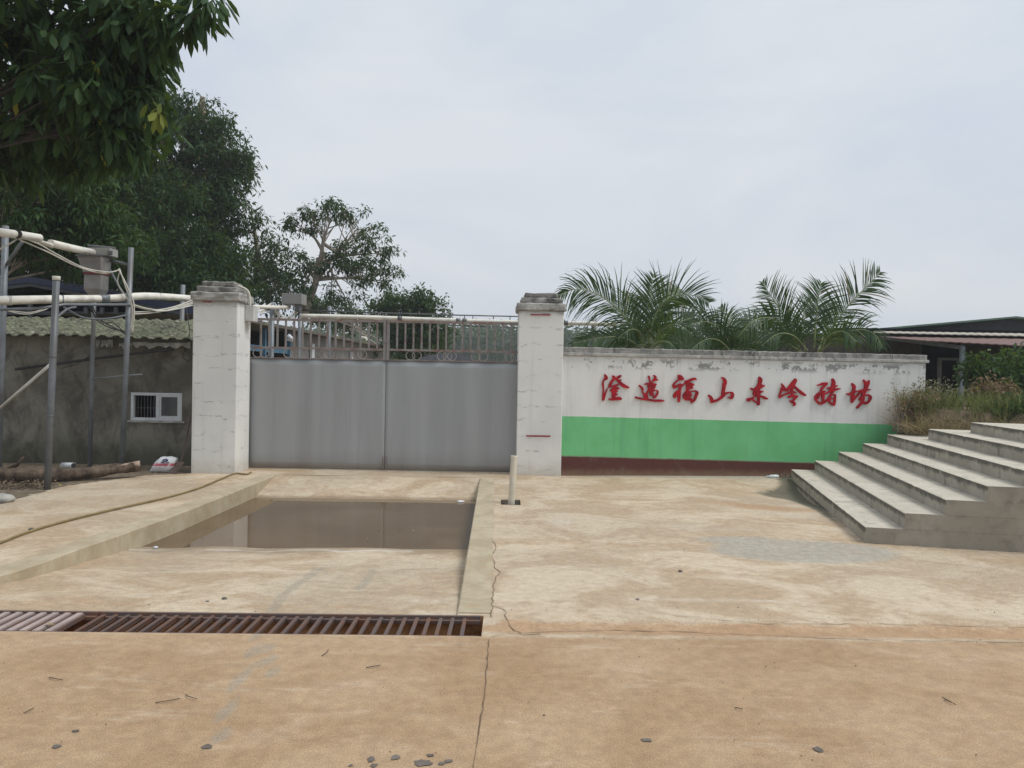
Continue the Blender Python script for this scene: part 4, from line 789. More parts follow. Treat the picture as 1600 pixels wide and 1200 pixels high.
# ------------------------------------------------------------------ blue roofed shed behind
bs = thing('blue_roofed_shed', (-9.5, 16.5, 0), 'open dark shed with a blue gable roof edge behind the mossy tile roof', 'shed')
M_blue = simple('blue_sheet', (.018,.028,.075), .5, .2); M_bluetop = simple('blue_grey_sheet', (.10,.12,.14), .6, .3)
pk = atY(45, 432, 16.5); pe = atY(310, 482, 16.5); pw = atY(-120, 452, 16.5)
mb = MB()
for a, b in ((pk, pe), (pk, pw)):
    mb.add([a, b, b+Vector((0,3.5,.1)), a+Vector((0,3.5,.1)), a-Vector((0,0,.13)), b-Vector((0,0,.13))], [(0,1,2,3), (0,4,5,1)]); mb.m[-2:] = [1, 0]  # roof underside gets the near-black material, its shade painted in
mb.build('roof', [M_blue, M_dark], bs)
mb = MB()
for a, b in ((pk, pe), (pk, pw)):
    o_ = Vector((0, .05, -.17)); mb.beam(a+o_, b+o_, .05, .07)
for u in (48, 135, 160, 182, 250, 265): 
    a = atY(u, 455, 16.6); mb.beam((a.x, 16.6, -.3), (a.x, 16.6, a.z-.1 if u < 100 else a.z-.35), .07, .07)
mb.beam(atY(-20,488,16.7), atY(310,492,16.7), .06, .08); mb.build('frame', simple('shed_frame_grey', (.10,.11,.12), .7, .2), bs)
MB().prism([(pw.x,18.2,-.3),(pe.x,18.2,-.3),(pe.x,18.2,pe.z-.02),(pk.x,18.2,pk.z-.02),(pw.x,18.2,pw.z-.02)], (0,.1,0)).build('wall', M_dark, bs)
# ------------------------------------------------------------------ long shed behind the gate
ls = thing('long_shed', (-5.4, 15, 0), 'long grey corrugated shed running back behind the gate', 'shed')
e0 = atY(385, 497, 16.0); e1 = atY(628, 545, 34)
zE = lambda y: e0.z+(e1.z-e0.z)*(y-16)/18
xE = lambda y: e0.x+(e1.x-e0.x)*(y-16)/18
M_corr = simple('grey_corrugated', (.20,.195,.185), .7, .25, 3, .1, (.11,.10,.09))
mb = MB(); n = 150; vs = []
for k in range(n+1):
    y = 19.6+(34-19.6)*k/n; x = xE(y)-.35+.02*(k % 2); vs += [(x, y, -.3), (x, y, zE(y)-.06)]
mb.add(vs, [(2*k, 2*k+2, 2*k+3, 2*k+1) for k in range(n)]); mb.build('wall', M_corr, ls)
mb = MB()
mb.add([(xE(15), 15, zE(15)), (xE(34), 34, zE(34)), (xE(34)-3.5, 34, zE(34)-.05), (xE(15)-3.5, 15, zE(15)-.05), (xE(15), 15, zE(15)-.07), (xE(34), 34, zE(34)-.07), (xE(15)-.1, 15, zE(15)-.07), (xE(34)-.1, 34, zE(34)-.07)], [(0,1,2,3), (0,4,5,1), (4,6,7,5)])
mb.build('roof', simple('brown_eave', (.10,.085,.07), .8, .3, 5, 0, (.14,.15,.08)), ls)
M_bl2 = simple('blue_paint', (.045,.13,.21), .6, .2)
mb = MB(); 
for y in (16.2, 17.8, 19.6): mb.box((xE(y)-.33, y-.05, -.3), (xE(y)-.23, y+.05, zE(y)-.1))
mb.beam((xE(16)-.3, 16, 2.02), (xE(19.6)-.3, 19.6, 2.02), .05, .14); mb.build('frame', M_bl2, ls)
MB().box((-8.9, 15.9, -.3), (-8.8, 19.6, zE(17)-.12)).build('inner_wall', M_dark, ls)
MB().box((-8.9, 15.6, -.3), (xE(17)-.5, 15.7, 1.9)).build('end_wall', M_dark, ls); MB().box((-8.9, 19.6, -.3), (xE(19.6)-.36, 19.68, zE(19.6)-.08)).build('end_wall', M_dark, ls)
for yy, zz in ((21.5,2.3),(26,2.2),(30,2.1)): MB().box((xE(yy)-.32, yy, -.3), (xE(yy)-.25, yy+.25, zz)).build('post', M_alu, ls)
mb = MB(); mb.tube(smooth_path([atY(562,527,20), atY(571,528,20), atY(573,532,20)]), .03, 8); mb.build('gutter_pipe', M_pvc, ls)
cc = thing('security_camera', tuple(atY(455,530,15.8)), 'small white security camera seen between the gate bars', 'security camera')
a = atY(450,524,15.8); b = atY(458,532,15.8); MB().tube([a, b], .045, 12).build('body', M_alu, cc); MB().tube([atY(448,531,15.8), atY(457,532,15.8)], .02, 8).build('bracket', M_alu, cc)
# low grey roof & white pipe behind right leaf
gs = thing('low_grey_roof', (-2, 20, 0), 'low dark grey curved roof seen through the gate rings right of centre', 'shed roof')
P = [atY(u, v, 20) for u, v in ((655,560),(668,555),(690,552.5),(714,554),(735,560),(756,567))]; mb = MB(); vs = []
for p in P: vs += [tuple(p), (p.x, 24, p.z-.05)]
for p in P: vs += [(p.x, 20, 1.2)]
m = len(P); mb.add(vs, [(2*i, 2*i+2, 2*i+3, 2*i+1) for i in range(m-1)]+[(2*i, 2*m+i, 2*m+i+1, 2*i+2) for i in range(m-1)]); mb.build('roof', simple('dark_grey_sheet', (.10,.11,.14), .6, .2), gs)
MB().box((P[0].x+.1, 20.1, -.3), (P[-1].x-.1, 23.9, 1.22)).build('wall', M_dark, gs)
mb = MB(); mb.tube([atY(700,570,18.5), atY(812,567,18.5)], .03, 8); tag(mb.build('drain_pipe', M_pvc), 'thin white pipe lying low behind the right gate leaf', 'pipe')
# ------------------------------------------------------------------ right building
rb = thing('farm_building', (8, 19, 0), 'long dark farm building with a green gable and brown lean-to roof at right', 'building')
def quad4(mb, P, th=None, mi=0): mb.add([tuple(p) for p in P], [(0,1,2,3)], mi)
M_brown = simple('brown_roof_sheet', (.15,.085,.07), .75, .2, 4); M_cream = simple('cream_roof_sheet', (.36,.33,.28), .75, .25, 5); M_green = simple('green_roof_sheet', (.10,.17,.13), .7, .15, 2)
def corr(par, name, A0, A1, B0, B1, mat, wl_=.20, amp=.005, th=.02):
    L_ = (A1-A0).length; n = int(L_/wl_*6); vs = []
    for i in range(n+1):
        t_ = i/n; e = Vector((0, 0, amp*math.sin(2*math.pi*t_*L_/wl_))); vs += [A0.lerp(A1, t_)+e, B0.lerp(B1, t_)+e]
    mb = MB(); mb.add(vs, [(2*i, 2*i+2, 2*i+3, 2*i+1) for i in range(n)]); o = mb.build(name, mat, par); md = o.modifiers.new('s', 'SOLIDIFY'); md.thickness = th
corr(rb, 'lean_to_roof', atY(1440,531.5,17.0), atY(1720,546,17.0), atY(1370,525.5,19.4), atY(1720,531,19.4), M_brown)
corr(rb, 'upper_roof', atY(1365,519.5,19.3), atY(1720,527,19.3), atY(1365,515.5,21.6), atY(1720,520,21.6), M_cream)
rp = atY(1588,494,21.8); rl = atY(1348,515,21.8); rr_ = atY(1740,512,21.8)
mb = MB()
for a, b in ((rp, rl), (rp, rr_)): mb.add([a, b, b+Vector((0,9,0)), a+Vector((0,9,0)), a-Vector((0,0,.05)), b-Vector((0,0,.05)), a+Vector((0,0,.0))], [(0,1,2,3), (0,4,5,1)])
mb.build('gable_roof', M_green, rb)
mb = MB(); q = Vector((0, .3, -.05)); z_ = atY(1588, 526, 21.8).z; mb.add([rp+q, rl+q, Vector((rl.x, 22.1, z_-.2)), Vector((rr_.x, 22.1, z_-.2)), rr_+q], [(0,1,2,3,4)]); mb.build('gable_wall', simple('dark_gable', (.05,.052,.06), .8, .2), rb)
M_bw = simple('dark_brown_wall', (.045,.038,.034), .9, .3)
xA = atY(1378, 560, 19.5).x; xB = atY(1462, 560, 19.5).x; xC = atY(1503, 560, 19.5).x
mb = MB(); mb.box((xA-3, 19.5, -.3), (atY(1440,560,19.5).x, 19.6, 2.7)); mb.box((xC, 19.5, -.3), (xC+6, 19.6, 2.7)); mb.build('wall', M_bw, rb)
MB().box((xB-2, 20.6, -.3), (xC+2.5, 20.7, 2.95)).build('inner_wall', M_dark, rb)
a = atY(1466,559,19.4); b = atY(1500,620,19.4)
fr = MB(); fr.box((a.x, 19.36, .2), (a.x+.07, 19.44, a.z)).box((a.x+.07, 19.36, a.z-.06), (b.x, 19.44, a.z)).box((b.x-.06, 19.36, .2), (b.x, 19.44, a.z-.06)); fr.build('door_frame', simple('grey_frame', (.13,.135,.125), .7, .2), rb)
p = atY(1505, 560, 17.1); pt_ = atY(1505,541,17.1); MB().box((p.x-.04, 17.1, -.3), (p.x+.04, 17.18, pt_.z)).build('post', simple('blue_grey_post', (.17,.20,.235), .6, .1), rb)
mb = MB(); mb.beam(atY(1376,527,19.3), atY(1505,543,17.12), .06, .09); mb.build('rafter', simple('rafter_grey', (.14,.16,.18), .6, .2), rb)

# ------------------------------------------------------------------ bank with vegetation on the right
M_soil = simple('bank_soil', (.16,.115,.075), .95, .4, 7, 0, (.07,.06,.035), bump=.6)
xs = np.linspace(5.95, 16, 120); ys = np.linspace(9.6, 16, 90); X, Y = np.meshgrid(xs, ys)
edge = 11.35-.62*(X-5.9)+.14*(vnoise(X*3, Y*3, 8)-.5); edge = np.maximum(edge, 10.0+.12*np.sin(X*3))
inn = sstep(Y-edge, 0, .5)*sstep(X-6.0-.12*vnoise(X*0, Y*4, 2), 0, .22)
Z = -.3+inn*(1.32+.12*(vnoise(X*2.2, Y*2.2, 4))+.05*vnoise(X*7, Y*7, 5))+.75*sstep(Y-edge, -.1, .05)*0
v = np.stack([X, Y, Z], -1).reshape(-1, 3); nx = 120; q = (np.arange(89)[:, None]*nx+np.arange(119)[None]).ravel()
bank = mkobj('soil_bank', v, np.stack([q, q+1, q+nx+1, q+nx], -1), M_soil, base=(6, 11, 0), sm=[True]*len(q)); tag(bank, kind='structure')
def bz(x, y):
    e = 11.35-.62*(x-5.9); e = max(e, 10.0); return -.3+float(sstep(np.array(y-e), 0, .5))*1.4
# platform slab right
P0 = [O+A*2.62+B*.0, O+A*9+B*0, O+A*9+B*3.1, O+A*2.62+B*3.1]
mb = MB(); mb.prism([Vector((p.x, p.y, .9)) for p in P0], (0,0,.125)); tag(mb.build('landing', simple('pale_landing', (.50,.455,.37), .9, .15, 3)), 'pale concrete landing at the head of the stairs', 'landing')
# grass tufts
M_grass = leafmat('grass_blade', (.07,.10,.035), (.27,.27,.12), (.45,.38,.22), trans=.5); M_dry = leafmat('dry_stalk', (.15,.105,.065), (.40,.30,.19), (.5,.4,.28), trans=.4)
def blades(pts, l0, l1, wd, lean, mat, name, par=None, seed=1, per=12, tint=(0, .95), sp=.05):
    r = np.random.default_rng(seed); n = len(pts)*per; p = np.repeat(np.array(pts), per, 0)+r.normal(size=(n, 3))*np.array([sp, sp, 0]); l = r.uniform(l0, l1, n)[:, None]
    h = unit(np.stack([r.normal(size=n), r.normal(size=n), np.zeros(n)], -1)); ln = r.uniform(.1, 1, n)[:, None]*lean
    d1 = unit(h*ln+np.array([0, 0, 1.])); m1 = p+d1*l*.4; d2 = unit(h*ln*2.2+np.array([0, 0, 1.])); m2 = m1+d2*l*.35; d3 = unit(h*ln*4+np.array([0, 0, .6])); tp = m2+d3*l*.3
    s = unit(np.cross(d1, r.normal(size=(n, 3))))*wd/2
    v = np.stack([p-s, p+s, m1-s*.9, m1+s*.9, m2-s*.6, m2+s*.6, tp], 1).reshape(-1, 3); b = (np.arange(n)*7)[:, None]
    faces = (b+np.array([0,1,3,2])).tolist()+(b+np.array([2,3,5,4])).tolist()+(b+np.array([4,5,6])).tolist()
    return mkobj(name, v, faces, mat, par, attrs={'tint': np.repeat(r.uniform(*tint, n), 7)})
R_ = random.Random(9); pts = []
for _ in range(360):
    x = R_.uniform(6.15, 9.6); e = max(11.35-.62*(x-5.9), 10.0); y = R_.uniform(e+.2, e+1.6); pts.append((x, y, bz(x, y)-.03))
gr_ = blades(pts, .10, .46, .010, .6, M_grass, 'long_grass', seed=3, per=13); tag(gr_, 'unkempt green and straw grass covering the bank above the stairs', kind='stuff')
pts = []
for _ in range(150):
    x = R_.uniform(5.9, 8.0); e = max(11.35-.62*(x-5.9), 10.0); y = R_.uniform(e-.15, e+.35); pts.append((x, y, max(.75, bz(x, y)-.05)))
gr_ = blades(pts, .12, .50, .009, 1.8, M_dry, 'dry_grass', seed=5, per=12); tag(gr_, 'dead brown grass matted over the top of the stairs beside the wall end', kind='stuff')
def bush(name, c, rad, n, per, leaf, mat, label, seed, cat='bush', twc=M_bark, z0=None, **kw):
    r = np.random.default_rng(seed); q = unit(r.normal(size=(n, 3)))*r.uniform(.3, 1, (n, 1))*np.array(rad)+np.array(c); base = (c[0], c[1], z0 if z0 is not None else c[2]-rad[2]); q = q[q[:,2] > base[2]]
    o = thing(name, base, label, cat); mb = MB(); b = Vector(base)
    for k in range(0, len(q), 4):
        e = Vector(q[k]); mb.tube(smooth_path([b+Vector((r.uniform(-.1,.1), r.uniform(-.1,.1), 0)), b.lerp(e, .5)+Vector((0,0,.06)), e], 3), (.010, .003), 5, caps=False)
    mb.build('stem', twc, o); Cc = np.repeat(q, per, 0)+r.normal(size=(len(q)*per, 3))*.06; leaves(Cc, leaf[0], leaf[1], leaf[2], leaf[3], r=r, mat=mat, parent=o, name='foliage', **kw); return o
L_bush = leafmat('bush_leaf', (.018,.045,.018), (.07,.13,.04)); L_dryb = leafmat('dead_leaf', (.15,.09,.06), (.33,.22,.15)); L_pale = leafmat('pale_weed', (.15,.15,.10), (.32,.29,.2))
c = atY(1590, 590, 12.6); bush('green_shrub', (c.x, c.y, c.z), (.80, .6, .55), 130, 3, (8,.10,.045,.07), L_bush, 'glossy green shrub at the right edge in front of the farm building', 31, z0=.95, droop=.3)
c = atY(1518, 578, 12.9); bush('green_shrub', (c.x, c.y, c.z), (.22, .25, .26), 26, 3, (7,.09,.04,.06), L_bush, 'small bright leafed shrub left of the large green shrub, beside the blue-grey post', 32, z0=.95, droop=.3)
c = atY(1558, 612, 12.0); bush('withered_bush', (c.x, c.y, c.z), (.40, .3, .16), 50, 3, (8,.07,.025,.06), L_dryb, 'withered red-brown bush below the large green shrub', 33, z0=.95, droop=.5)
c = atY(1432, 632, 11.75); bush('withered_bush', (c.x, c.y, c.z), (.26, .25, .3), 46, 3, (6,.045,.02,.06), L_dryb, 'dry brown weed clump pressed against the right end of the white wall', 34, z0=.7, droop=.5)
c = atY(1462, 612, 11.9); bush('pale_weeds', (c.x, c.y, c.z), (.42, .3, .17), 60, 2, (5,.035,.02,.05), L_pale, 'pale seed-headed weeds on the bank just right of the wall end', 35, z0=.95, droop=.2)
c = atY(1408, 628, 11.6); bush('pale_weeds', (c.x, c.y, c.z), (.20, .15, .34), 30, 2, (4,.03,.02,.04), L_dryb, 'spindly dry weeds standing in front of the white wall end', 36, z0=.75, droop=.2)
c = atY(1590, 640, 11.2); bush('low_weeds', (c.x, c.y, c.z), (.5, .35, .14), 80, 3, (8,.06,.03,.05), L_bush, 'low green weeds at the back edge of the landing', 37, z0=.95, droop=.2)

# ------------------------------------------------------------------ pipe frame, feed pipes, hopper
pf = thing('pipe_scaffold', (-6, 10.5, 0), 'grey steel pipe scaffold in front of the left shed, carrying the feed pipes', 'scaffold')
def post(u0, v0, u1, v1, y, r_, n=14):
    a = atY(u0, v0, y); b = atY(u1, v1, y); d = (b-a)/(b.z-a.z); b = b-d*(b.z+.05) if b.z > 0 else b
    return MB().tube([a, b], r_, n).build('post', M_steel, pf), a, b
post(9, 353, 0, 650, 10.2, .04)
_, a2, b2 = post(88, 438, 74, 764, 9.41, .04)
post(149, 383, 141, 700, 11.6, .032); post(205, 387, 190.5, 722, 11.3, .038)
post(286, 445, 283, 540, 13.7, .04)
MB().tube([a2, a2+Vector((0,0,.05))], .045, 14).build('post_cap', M_pvc, pf)
for fz in (.45, .8): q = b2.lerp(a2, fz*.8); MB().tube([q, q+Vector((0,0,.02))], .043, 14).build('collar', M_steel_dk, pf)
mb = MB(); mb.tube([atY(165,405,11.4), atY(205,415,11.3)], .022, 8).tube([atY(163,406,11.4), atY(198,470,11.3)], .018, 8).tube([atY(9,415,10.2), atY(35,377,10.0)], .02, 8).tube([atY(140,592,11.6), atY(222,585,11.25)], .012, 6)
mb.tube([atY(-10,484,9.6), atY(60,482,9.9), atY(100,476,10.1), atY(205,476,11.3)], .018, 8).tube(smooth_path([atY(88,497,9.5), atY(105,483,9.9), atY(118,480,10.2)]), .014, 8).tube(smooth_path([atY(100,480,10.1), atY(130,496,10.6), atY(165,498,11), atY(200,492,11.3)]), .014, 8).tube([atY(138,384,11.6), atY(180,388,11.4)], .02, 8)
mb.build('brace', M_steel, pf)
mb = MB(); mb.tube([atY(24,577,11.9), atY(150,560,11.85), atY(272,545,11.8)], .02, 8).tube(smooth_path([atY(96,576,11.9), atY(125,566,11.85), atY(150,548,11.8)]), .006, 6); tag(mb.build('dark_rod', M_black), 'long dark rod slung across the shed wall behind the posts', 'rod')
mb = MB(); mb.tube([atY(-20,655,9.6), atY(78,570,9.52)], .018, 10); tag(mb.build('slanting_pipe', M_pvc_gr), 'thin pale pipe slanting up to the front post at far left', 'pipe')
# lower feed pipe
lp = thing('feed_pipe', tuple(atY(0,470,9.3)), 'long white feed pipe running level from the left edge to the left gate pillar', 'feed pipe', 'white feed pipes')
pth = [atY(-60,471,8.9), atY(0,469.5,9.3), atY(95,467.5,10.2), atY(140,467,10.8), atY(170,466.5,11.1), atY(215,463,11.5), atY(245,463,12.0), atY(300,466.5,12.9)]
MB().tube(smooth_path(pth, 5), .054, 16).build('tube', M_pvc, lp)
for u, v, y in ((94,467.5,10.2),(160,466.8,11.0),(246,463,12.05),(12,469.4,9.4)):
    c = atY(u, v, y); d = Vector((.86,.5,0)); wdt = .045 if u != 160 else .10; MB().tube([c-d*wdt, c+d*wdt], .058, 16).build('clamp', M_steel if u != 12 else M_pvc_gr, lp)
# upper feed pipe with a broken stretch
up = thing('feed_pipe', tuple(atY(0,363,9.3)), 'broken white feed pipe sloping down to the hopper at upper left', 'feed pipe', 'white feed pipes')
MB().tube(smooth_path([atY(-60,356,8.9), atY(0,363,9.3), atY(40,368.5,9.8), atY(62,372,10.05)]), .052, 16, caps=False).build('tube', M_pvc, up)
MB().tube([atY(79,380,10.25), atY(110,387.5,10.7), atY(146,395,11.2)], .052, 16).build('tube', M_pvc, up)
mb = MB(); pa, pb = atY(60,374,10.05), atY(82,381.5,10.27); n = 8; vs = []
for k in range(5):
    c = pa.lerp(pb, k/4)
    for j in range(n): an = math.pi*(1.02+.96*j/(n-1)); vs.append(c+Vector((math.cos(an)*.03, math.cos(an)*-.042, math.sin(an)*.052)))
mb.add(vs, [(k*n+j, k*n+j+1, (k+1)*n+j+1, (k+1)*n+j) for k in range(4) for j in range(n-1)], 0, True); o = mb.build('broken_shell', M_pvc, up); md = o.modifiers.new('s', 'SOLIDIFY'); md.thickness = .005
c = atY(150,395.5,11.25); MB().tube([atY(145,394.5,11.18), atY(158,398,11.35)], .04, 12).build('coupling', M_steel_dk, up)
MB().tube([atY(26,365,9.55), atY(27.5,366,9.58)], .055, 14).build('clamp', M_black, up)
# hopper
hp = thing('feed_hopper', tuple(atY(150,460,11.2)), 'grey tapering feed hopper with a red band hanging between the two white pipes', 'hopper')
def frus(u0, u1, v0, w0, w1, v1, y, dep0, dep1, mat, name, ins=0):
    a = atY(u0, v0, y); b = atY(u1, v0, y); c_ = atY(w0, v1, y); d_ = atY(w1, v1, y)
    vs = [(a.x, y-dep0, a.z), (b.x, y-dep0, b.z), (b.x, y+dep0, b.z), (a.x, y+dep0, a.z), (c_.x, y-dep1, c_.z), (d_.x, y-dep1, d_.z), (d_.x, y+dep1, d_.z), (c_.x, y+dep1, c_.z)]
    MB().add(vs, [(0,3,2,1), (0,1,5,4), (1,2,6,5), (2,3,7,6), (3,0,4,7), (4,5,6,7)]).build(name, mat, hp, bevel=.004)
M_galv = simple('hopper_sheet', (.24,.235,.225), .55, .2, 5, .3)
frus(129,166,402,137,165,427,11.25,.15,.13, M_galv, 'funnel'); frus(137,165,423,137,165,430,11.25,.128,.128, simple('red_band', (.14,.02,.025), .6, .2), 'band')
frus(138,164,430,137,163,453,11.25,.11,.11, M_galv, 'chute'); frus(137,163,453,147,158,468,11.25,.11,.06, M_galv, 'outlet')
frus(140,178,389,140,178,401,11.3,.12,.12, simple('motor_box', (.28,.275,.26), .6, .15), 'motor_box'); frus(127,168,400.5,128,167,403,11.25,.17,.17, M_steel_dk, 'lid')
a = atY(168,392,11.17); MB().box((a.x, 11.165, a.z-.06), (a.x+.07, 11.18, a.z)).build('panel', M_steel_dk, hp)
# cables
def cable(px, r_, mat, label, name='cable', extra=()):
    mb = MB(); mb.tube(smooth_path([atY(*p) for p in px]), r_, 6)
    for e in extra: mb.tube(smooth_path([atY(*p) for p in e]), r_, 6)
    tag(mb.build(name, mat), label, 'cable')
cable([(-10,395,9.4),(20,378,9.6),(32,372,9.75),(60,381,10),(90,398,10.4),(130,418,10.9),(165,425,11.1),(180,424,11.2),(187,420,11.25)], .010, M_cable, 'white cable drooping from the broken upper pipe to the hopper frame', extra=[[(30,374,9.75),(75,394,10.2),(120,416,10.8),(160,427,11.1),(186,422,11.24)]])
cable([(187,421,11.22),(196,448,11.22),(205,472,11.2),(208,495,11.2),(207,520,11.2)], .009, M_cable, 'white cables running down the right hand post of the frame', extra=[[(188,421,11.22),(184,442,11.22),(196,462,11.22),(206,480,11.2),(205,518,11.2)], [(186,422,11.2),(200,450,11.2),(209,474,11.2),(209,505,11.2)]])
cable([(208,476,11.3),(225,481,11.5),(250,485,11.9),(275,483,12.3),(301,474,12.8)], .011, M_cable, 'bundle of white cables sagging between the frame and the left gate pillar', extra=[[(208,478,11.3),(228,483,11.6),(255,486,11.9),(280,482,12.3),(301,477,12.8)], [(208,491,11.3),(235,489,11.7),(265,484,12.1),(301,472,12.8)], [(208,488,11.3),(235,486,11.7),(270,480,12.2),(301,469,12.8)]])
cable([(-5,481,10),(20,486,10.1),(50,488,10.3),(80,478,10.5)], .007, M_pvc_gr, 'grey cable loop hanging under the lower pipe at far left', extra=[[(5,484,10),(40,491,10.2),(70,484,10.4),(82,477,10.5)]])
cable([(136,474,11),(148,492,11.1),(165,505,11.15),(194,520,11.25)], .008, M_black, 'black cables drooping from the hopper to the right post', extra=[[(142,478,11),(152,500,11.1),(172,512,11.15),(195,518,11.25)], [(140,470,11),(158,502,11.1),(178,505,11.15),(196,522,11.25)]])
cable([(291,480,12.2),(294,500,12),(296,520,11.95),(289,545,11.9),(286,558,11.9),(294,565,11.9)], .006, M_black, 'black wire looping down beside the left gate pillar')
# pipes behind the gate
gp_ = thing('feed_pipe', tuple(atY(420,480,14)), 'short white feed pipe ending at the grey box above the left gate leaf', 'feed pipe', 'white feed pipes')
MB().tube([atY(380,479,13.6), atY(397,479.5,13.9), atY(452,480.5,14.8)], .036, 14).build('tube', M_pvc, gp_)
gp2 = thing('feed_pipe', tuple(atY(640,500,15)), 'long white feed pipe running level just above the top of the gate', 'feed pipe', 'white feed pipes')
MB().tube(smooth_path([atY(469,493.5,14.8), atY(560,495.5,14.9), atY(620,497.5,15), atY(720,501,15), atY(812,503.5,15), atY(900,505,15), atY(962,507,15)]), .042, 14).build('tube', M_pvc, gp2)
for u, v in ((543,495.2),(625,497.8),(716,501),(726,501.4),(884,504.8)): c = atY(u, v, 14.97); MB().tube([c-Vector((.04,0,0)), c+Vector((.04,0,0))], .046, 14).build('clamp', M_steel_dk, gp2)
tr_ = thing('support_rail', tuple(atY(640,488,15.1)), 'thin dark steel rail with short uprights above the white pipe over the gate', 'rail')
MB().tube([atY(471,484.5,15.05), atY(600,489,15.05), atY(720,492.5,15.05), atY(812,494.5,15.05)], .014, 6).tube([atY(700,508,15.1), atY(812,512,15.1)], .012, 6).build('rail', M_steel_dk, tr_)
mb = MB()
for u, v in ((515,487),(625,490),(701,492),(726,492.7),(739,493),(771,494),(797,494.5)): mb.tube([atY(u, v, 15.05), atY(u-.3, v+(9 if u not in (515,) else 8), 15.05)], .010, 6)
mb.build('upright', M_steel_dk, tr_)
for (u, v, y, r9) in ((515,478,15.1,.035),(425.5,472,14.5,.045),(468.5,474,14.9,.03),(928,495,15.1,.05)): a = atY(u, v, y); MB().tube([a, (a.x, a.y, -.3)], r9, 8).build('post', M_steel, tr_)
bx = thing('motor_housing', tuple(atY(455,476,14.8)), 'square grey metal box at the end of the short pipe above the left gate leaf', 'metal box')
a = atY(440,458,14.7); b = atY(464,475,14.7); MB().box((a.x, 14.7, b.z), (b.x+.09, 15.05, a.z)).build('case', simple('box_grey', (.22,.22,.21), .6, .12), bx, bevel=.006); MB().box((b.x-.06, 14.75, b.z-.14), (b.x+.03, 14.95, b.z)).build('spout', M_steel_dk, bx)
cable([(396,487,13.6),(408,486,14),(418,478,14.3),(425,474,14.5)], .016, M_cable, 'loose white hoses leaving the junction box on the left pillar', name='hose', extra=[[(396,484,13.7),(405,482,14),(414,475,14.3)], [(407,492,14),(414,484,14.2),(421,479,14.4)]])
cable([(427,482,14.5),(438,492,14.6),(448,496,14.7),(458,491,14.8),(463,486,14.8)], .012, M_cable, 'white cable loop hanging under the grey box above the gate', extra=[[(427,484,14.5),(436,495,14.6),(447,500,14.7),(459,493,14.8),(465,487,14.8)]])

# ------------------------------------------------------------------ log, litter, stone, bag, shovel
lg = thing('fallen_log', (-6, 10, 0), 'long rough brown log lying on the dirt in front of the shed wall', 'log')
P = smooth_path([(-7.6,9.72,.10),(-6.9,9.82,.11),(-6.3,9.92,.10),(-5.9,10.1,.085),(-5.45,10.45,.12),(-5.12,10.62,.16)], 6); rs = [.105+(.062-.105)*i/(len(P)-1)+random.uniform(-.004,.004) for i in range(len(P))]
mb = MB(); mb.tube(P, rs, 16)
for i in range(len(P)*16):
    k, j = divmod(i, 16); mb.v[i] += Vector((0, random.uniform(-1,1), random.uniform(-1,1)))*.007+Vector((0, 0, .012*math.sin(k*.9+j)))
mb.build('trunk_wood', M_wood, lg); 
mb = MB(); q = P[-5:]; mb.tube([p+Vector((-.0,-.022,.030)) for p in q], (.028,.046), 10); mb.build('bare_wood', simple('stripped_wood', (.34,.26,.20), .85, .3, 9), lg)
mb = MB(); mb.tube([(-6.55,9.95,.16),(-6.42,9.98,.22),(-6.35,10,.33)], (.03,.014), 8); mb.build('branch_stub', M_wood, lg)
r = np.random.default_rng(5); n = 700; pts_ = []
while len(pts_) < n:
    x = r.uniform(-7.3, -5.75); y = 9.22+abs(r.normal())*.35+.25*max(0, x+6.6)
    if y < 9.9: pts_.append((x, y, .012+r.uniform(0, .03)))
lt = leaves(np.array(pts_), 2, .035, .018, .02, droop=.1, up=.2, r=r, mat=leafmat('litter', (.06,.045,.03), (.26,.20,.14), trans=.1), name='leaf_litter'); tag(lt, 'dry leaf and chip litter in front of the log at the far left', kind='stuff')
def rock(c, rad, mat, name, label, cat, group=None, seed=1, sub=2):
    import bmesh
    bm = bmesh.new(); bmesh.ops.create_icosphere(bm, subdivisions=sub, radius=1); R2 = random.Random(seed)
    vs = [Vector(v.co)*(1+R2.uniform(-.08, .08)) for v in bm.verts]; fs = [[v.index for v in f.verts] for f in bm.faces]; bm.free()
    mb = MB(); mb.add([(c[0]+v.x*rad[0], c[1]+v.y*rad[1], c[2]+v.z*rad[2]) for v in vs], fs, 0, True); return tag(mb.build(name, mat), label, cat, group)
c = atZ(-3, 785, 0); rock((c.x, c.y+.06, .03), (.14,.1,.06), simple('pale_stone', (.40,.39,.35), .9, .15), 'stone', 'pale smooth stone on the concrete at the left edge below the log', 'stone', seed=2, sub=3)
cn = thing('metal_pot', tuple(atY(108,731,11.0)), 'short grey metal tube lying behind the log with its dark end to the right', 'metal tube')
a = atY(98,727,11.15); b = atY(115,727.5,11.0); MB().tube([a, b], .042, 16).build('body', M_alu, cn); MB().tube([b, b+(b-a).normalized()*.008], .037, 16).build('end_shade_disc', M_black, cn)  # solid black disc paints the dark hollow of the tube
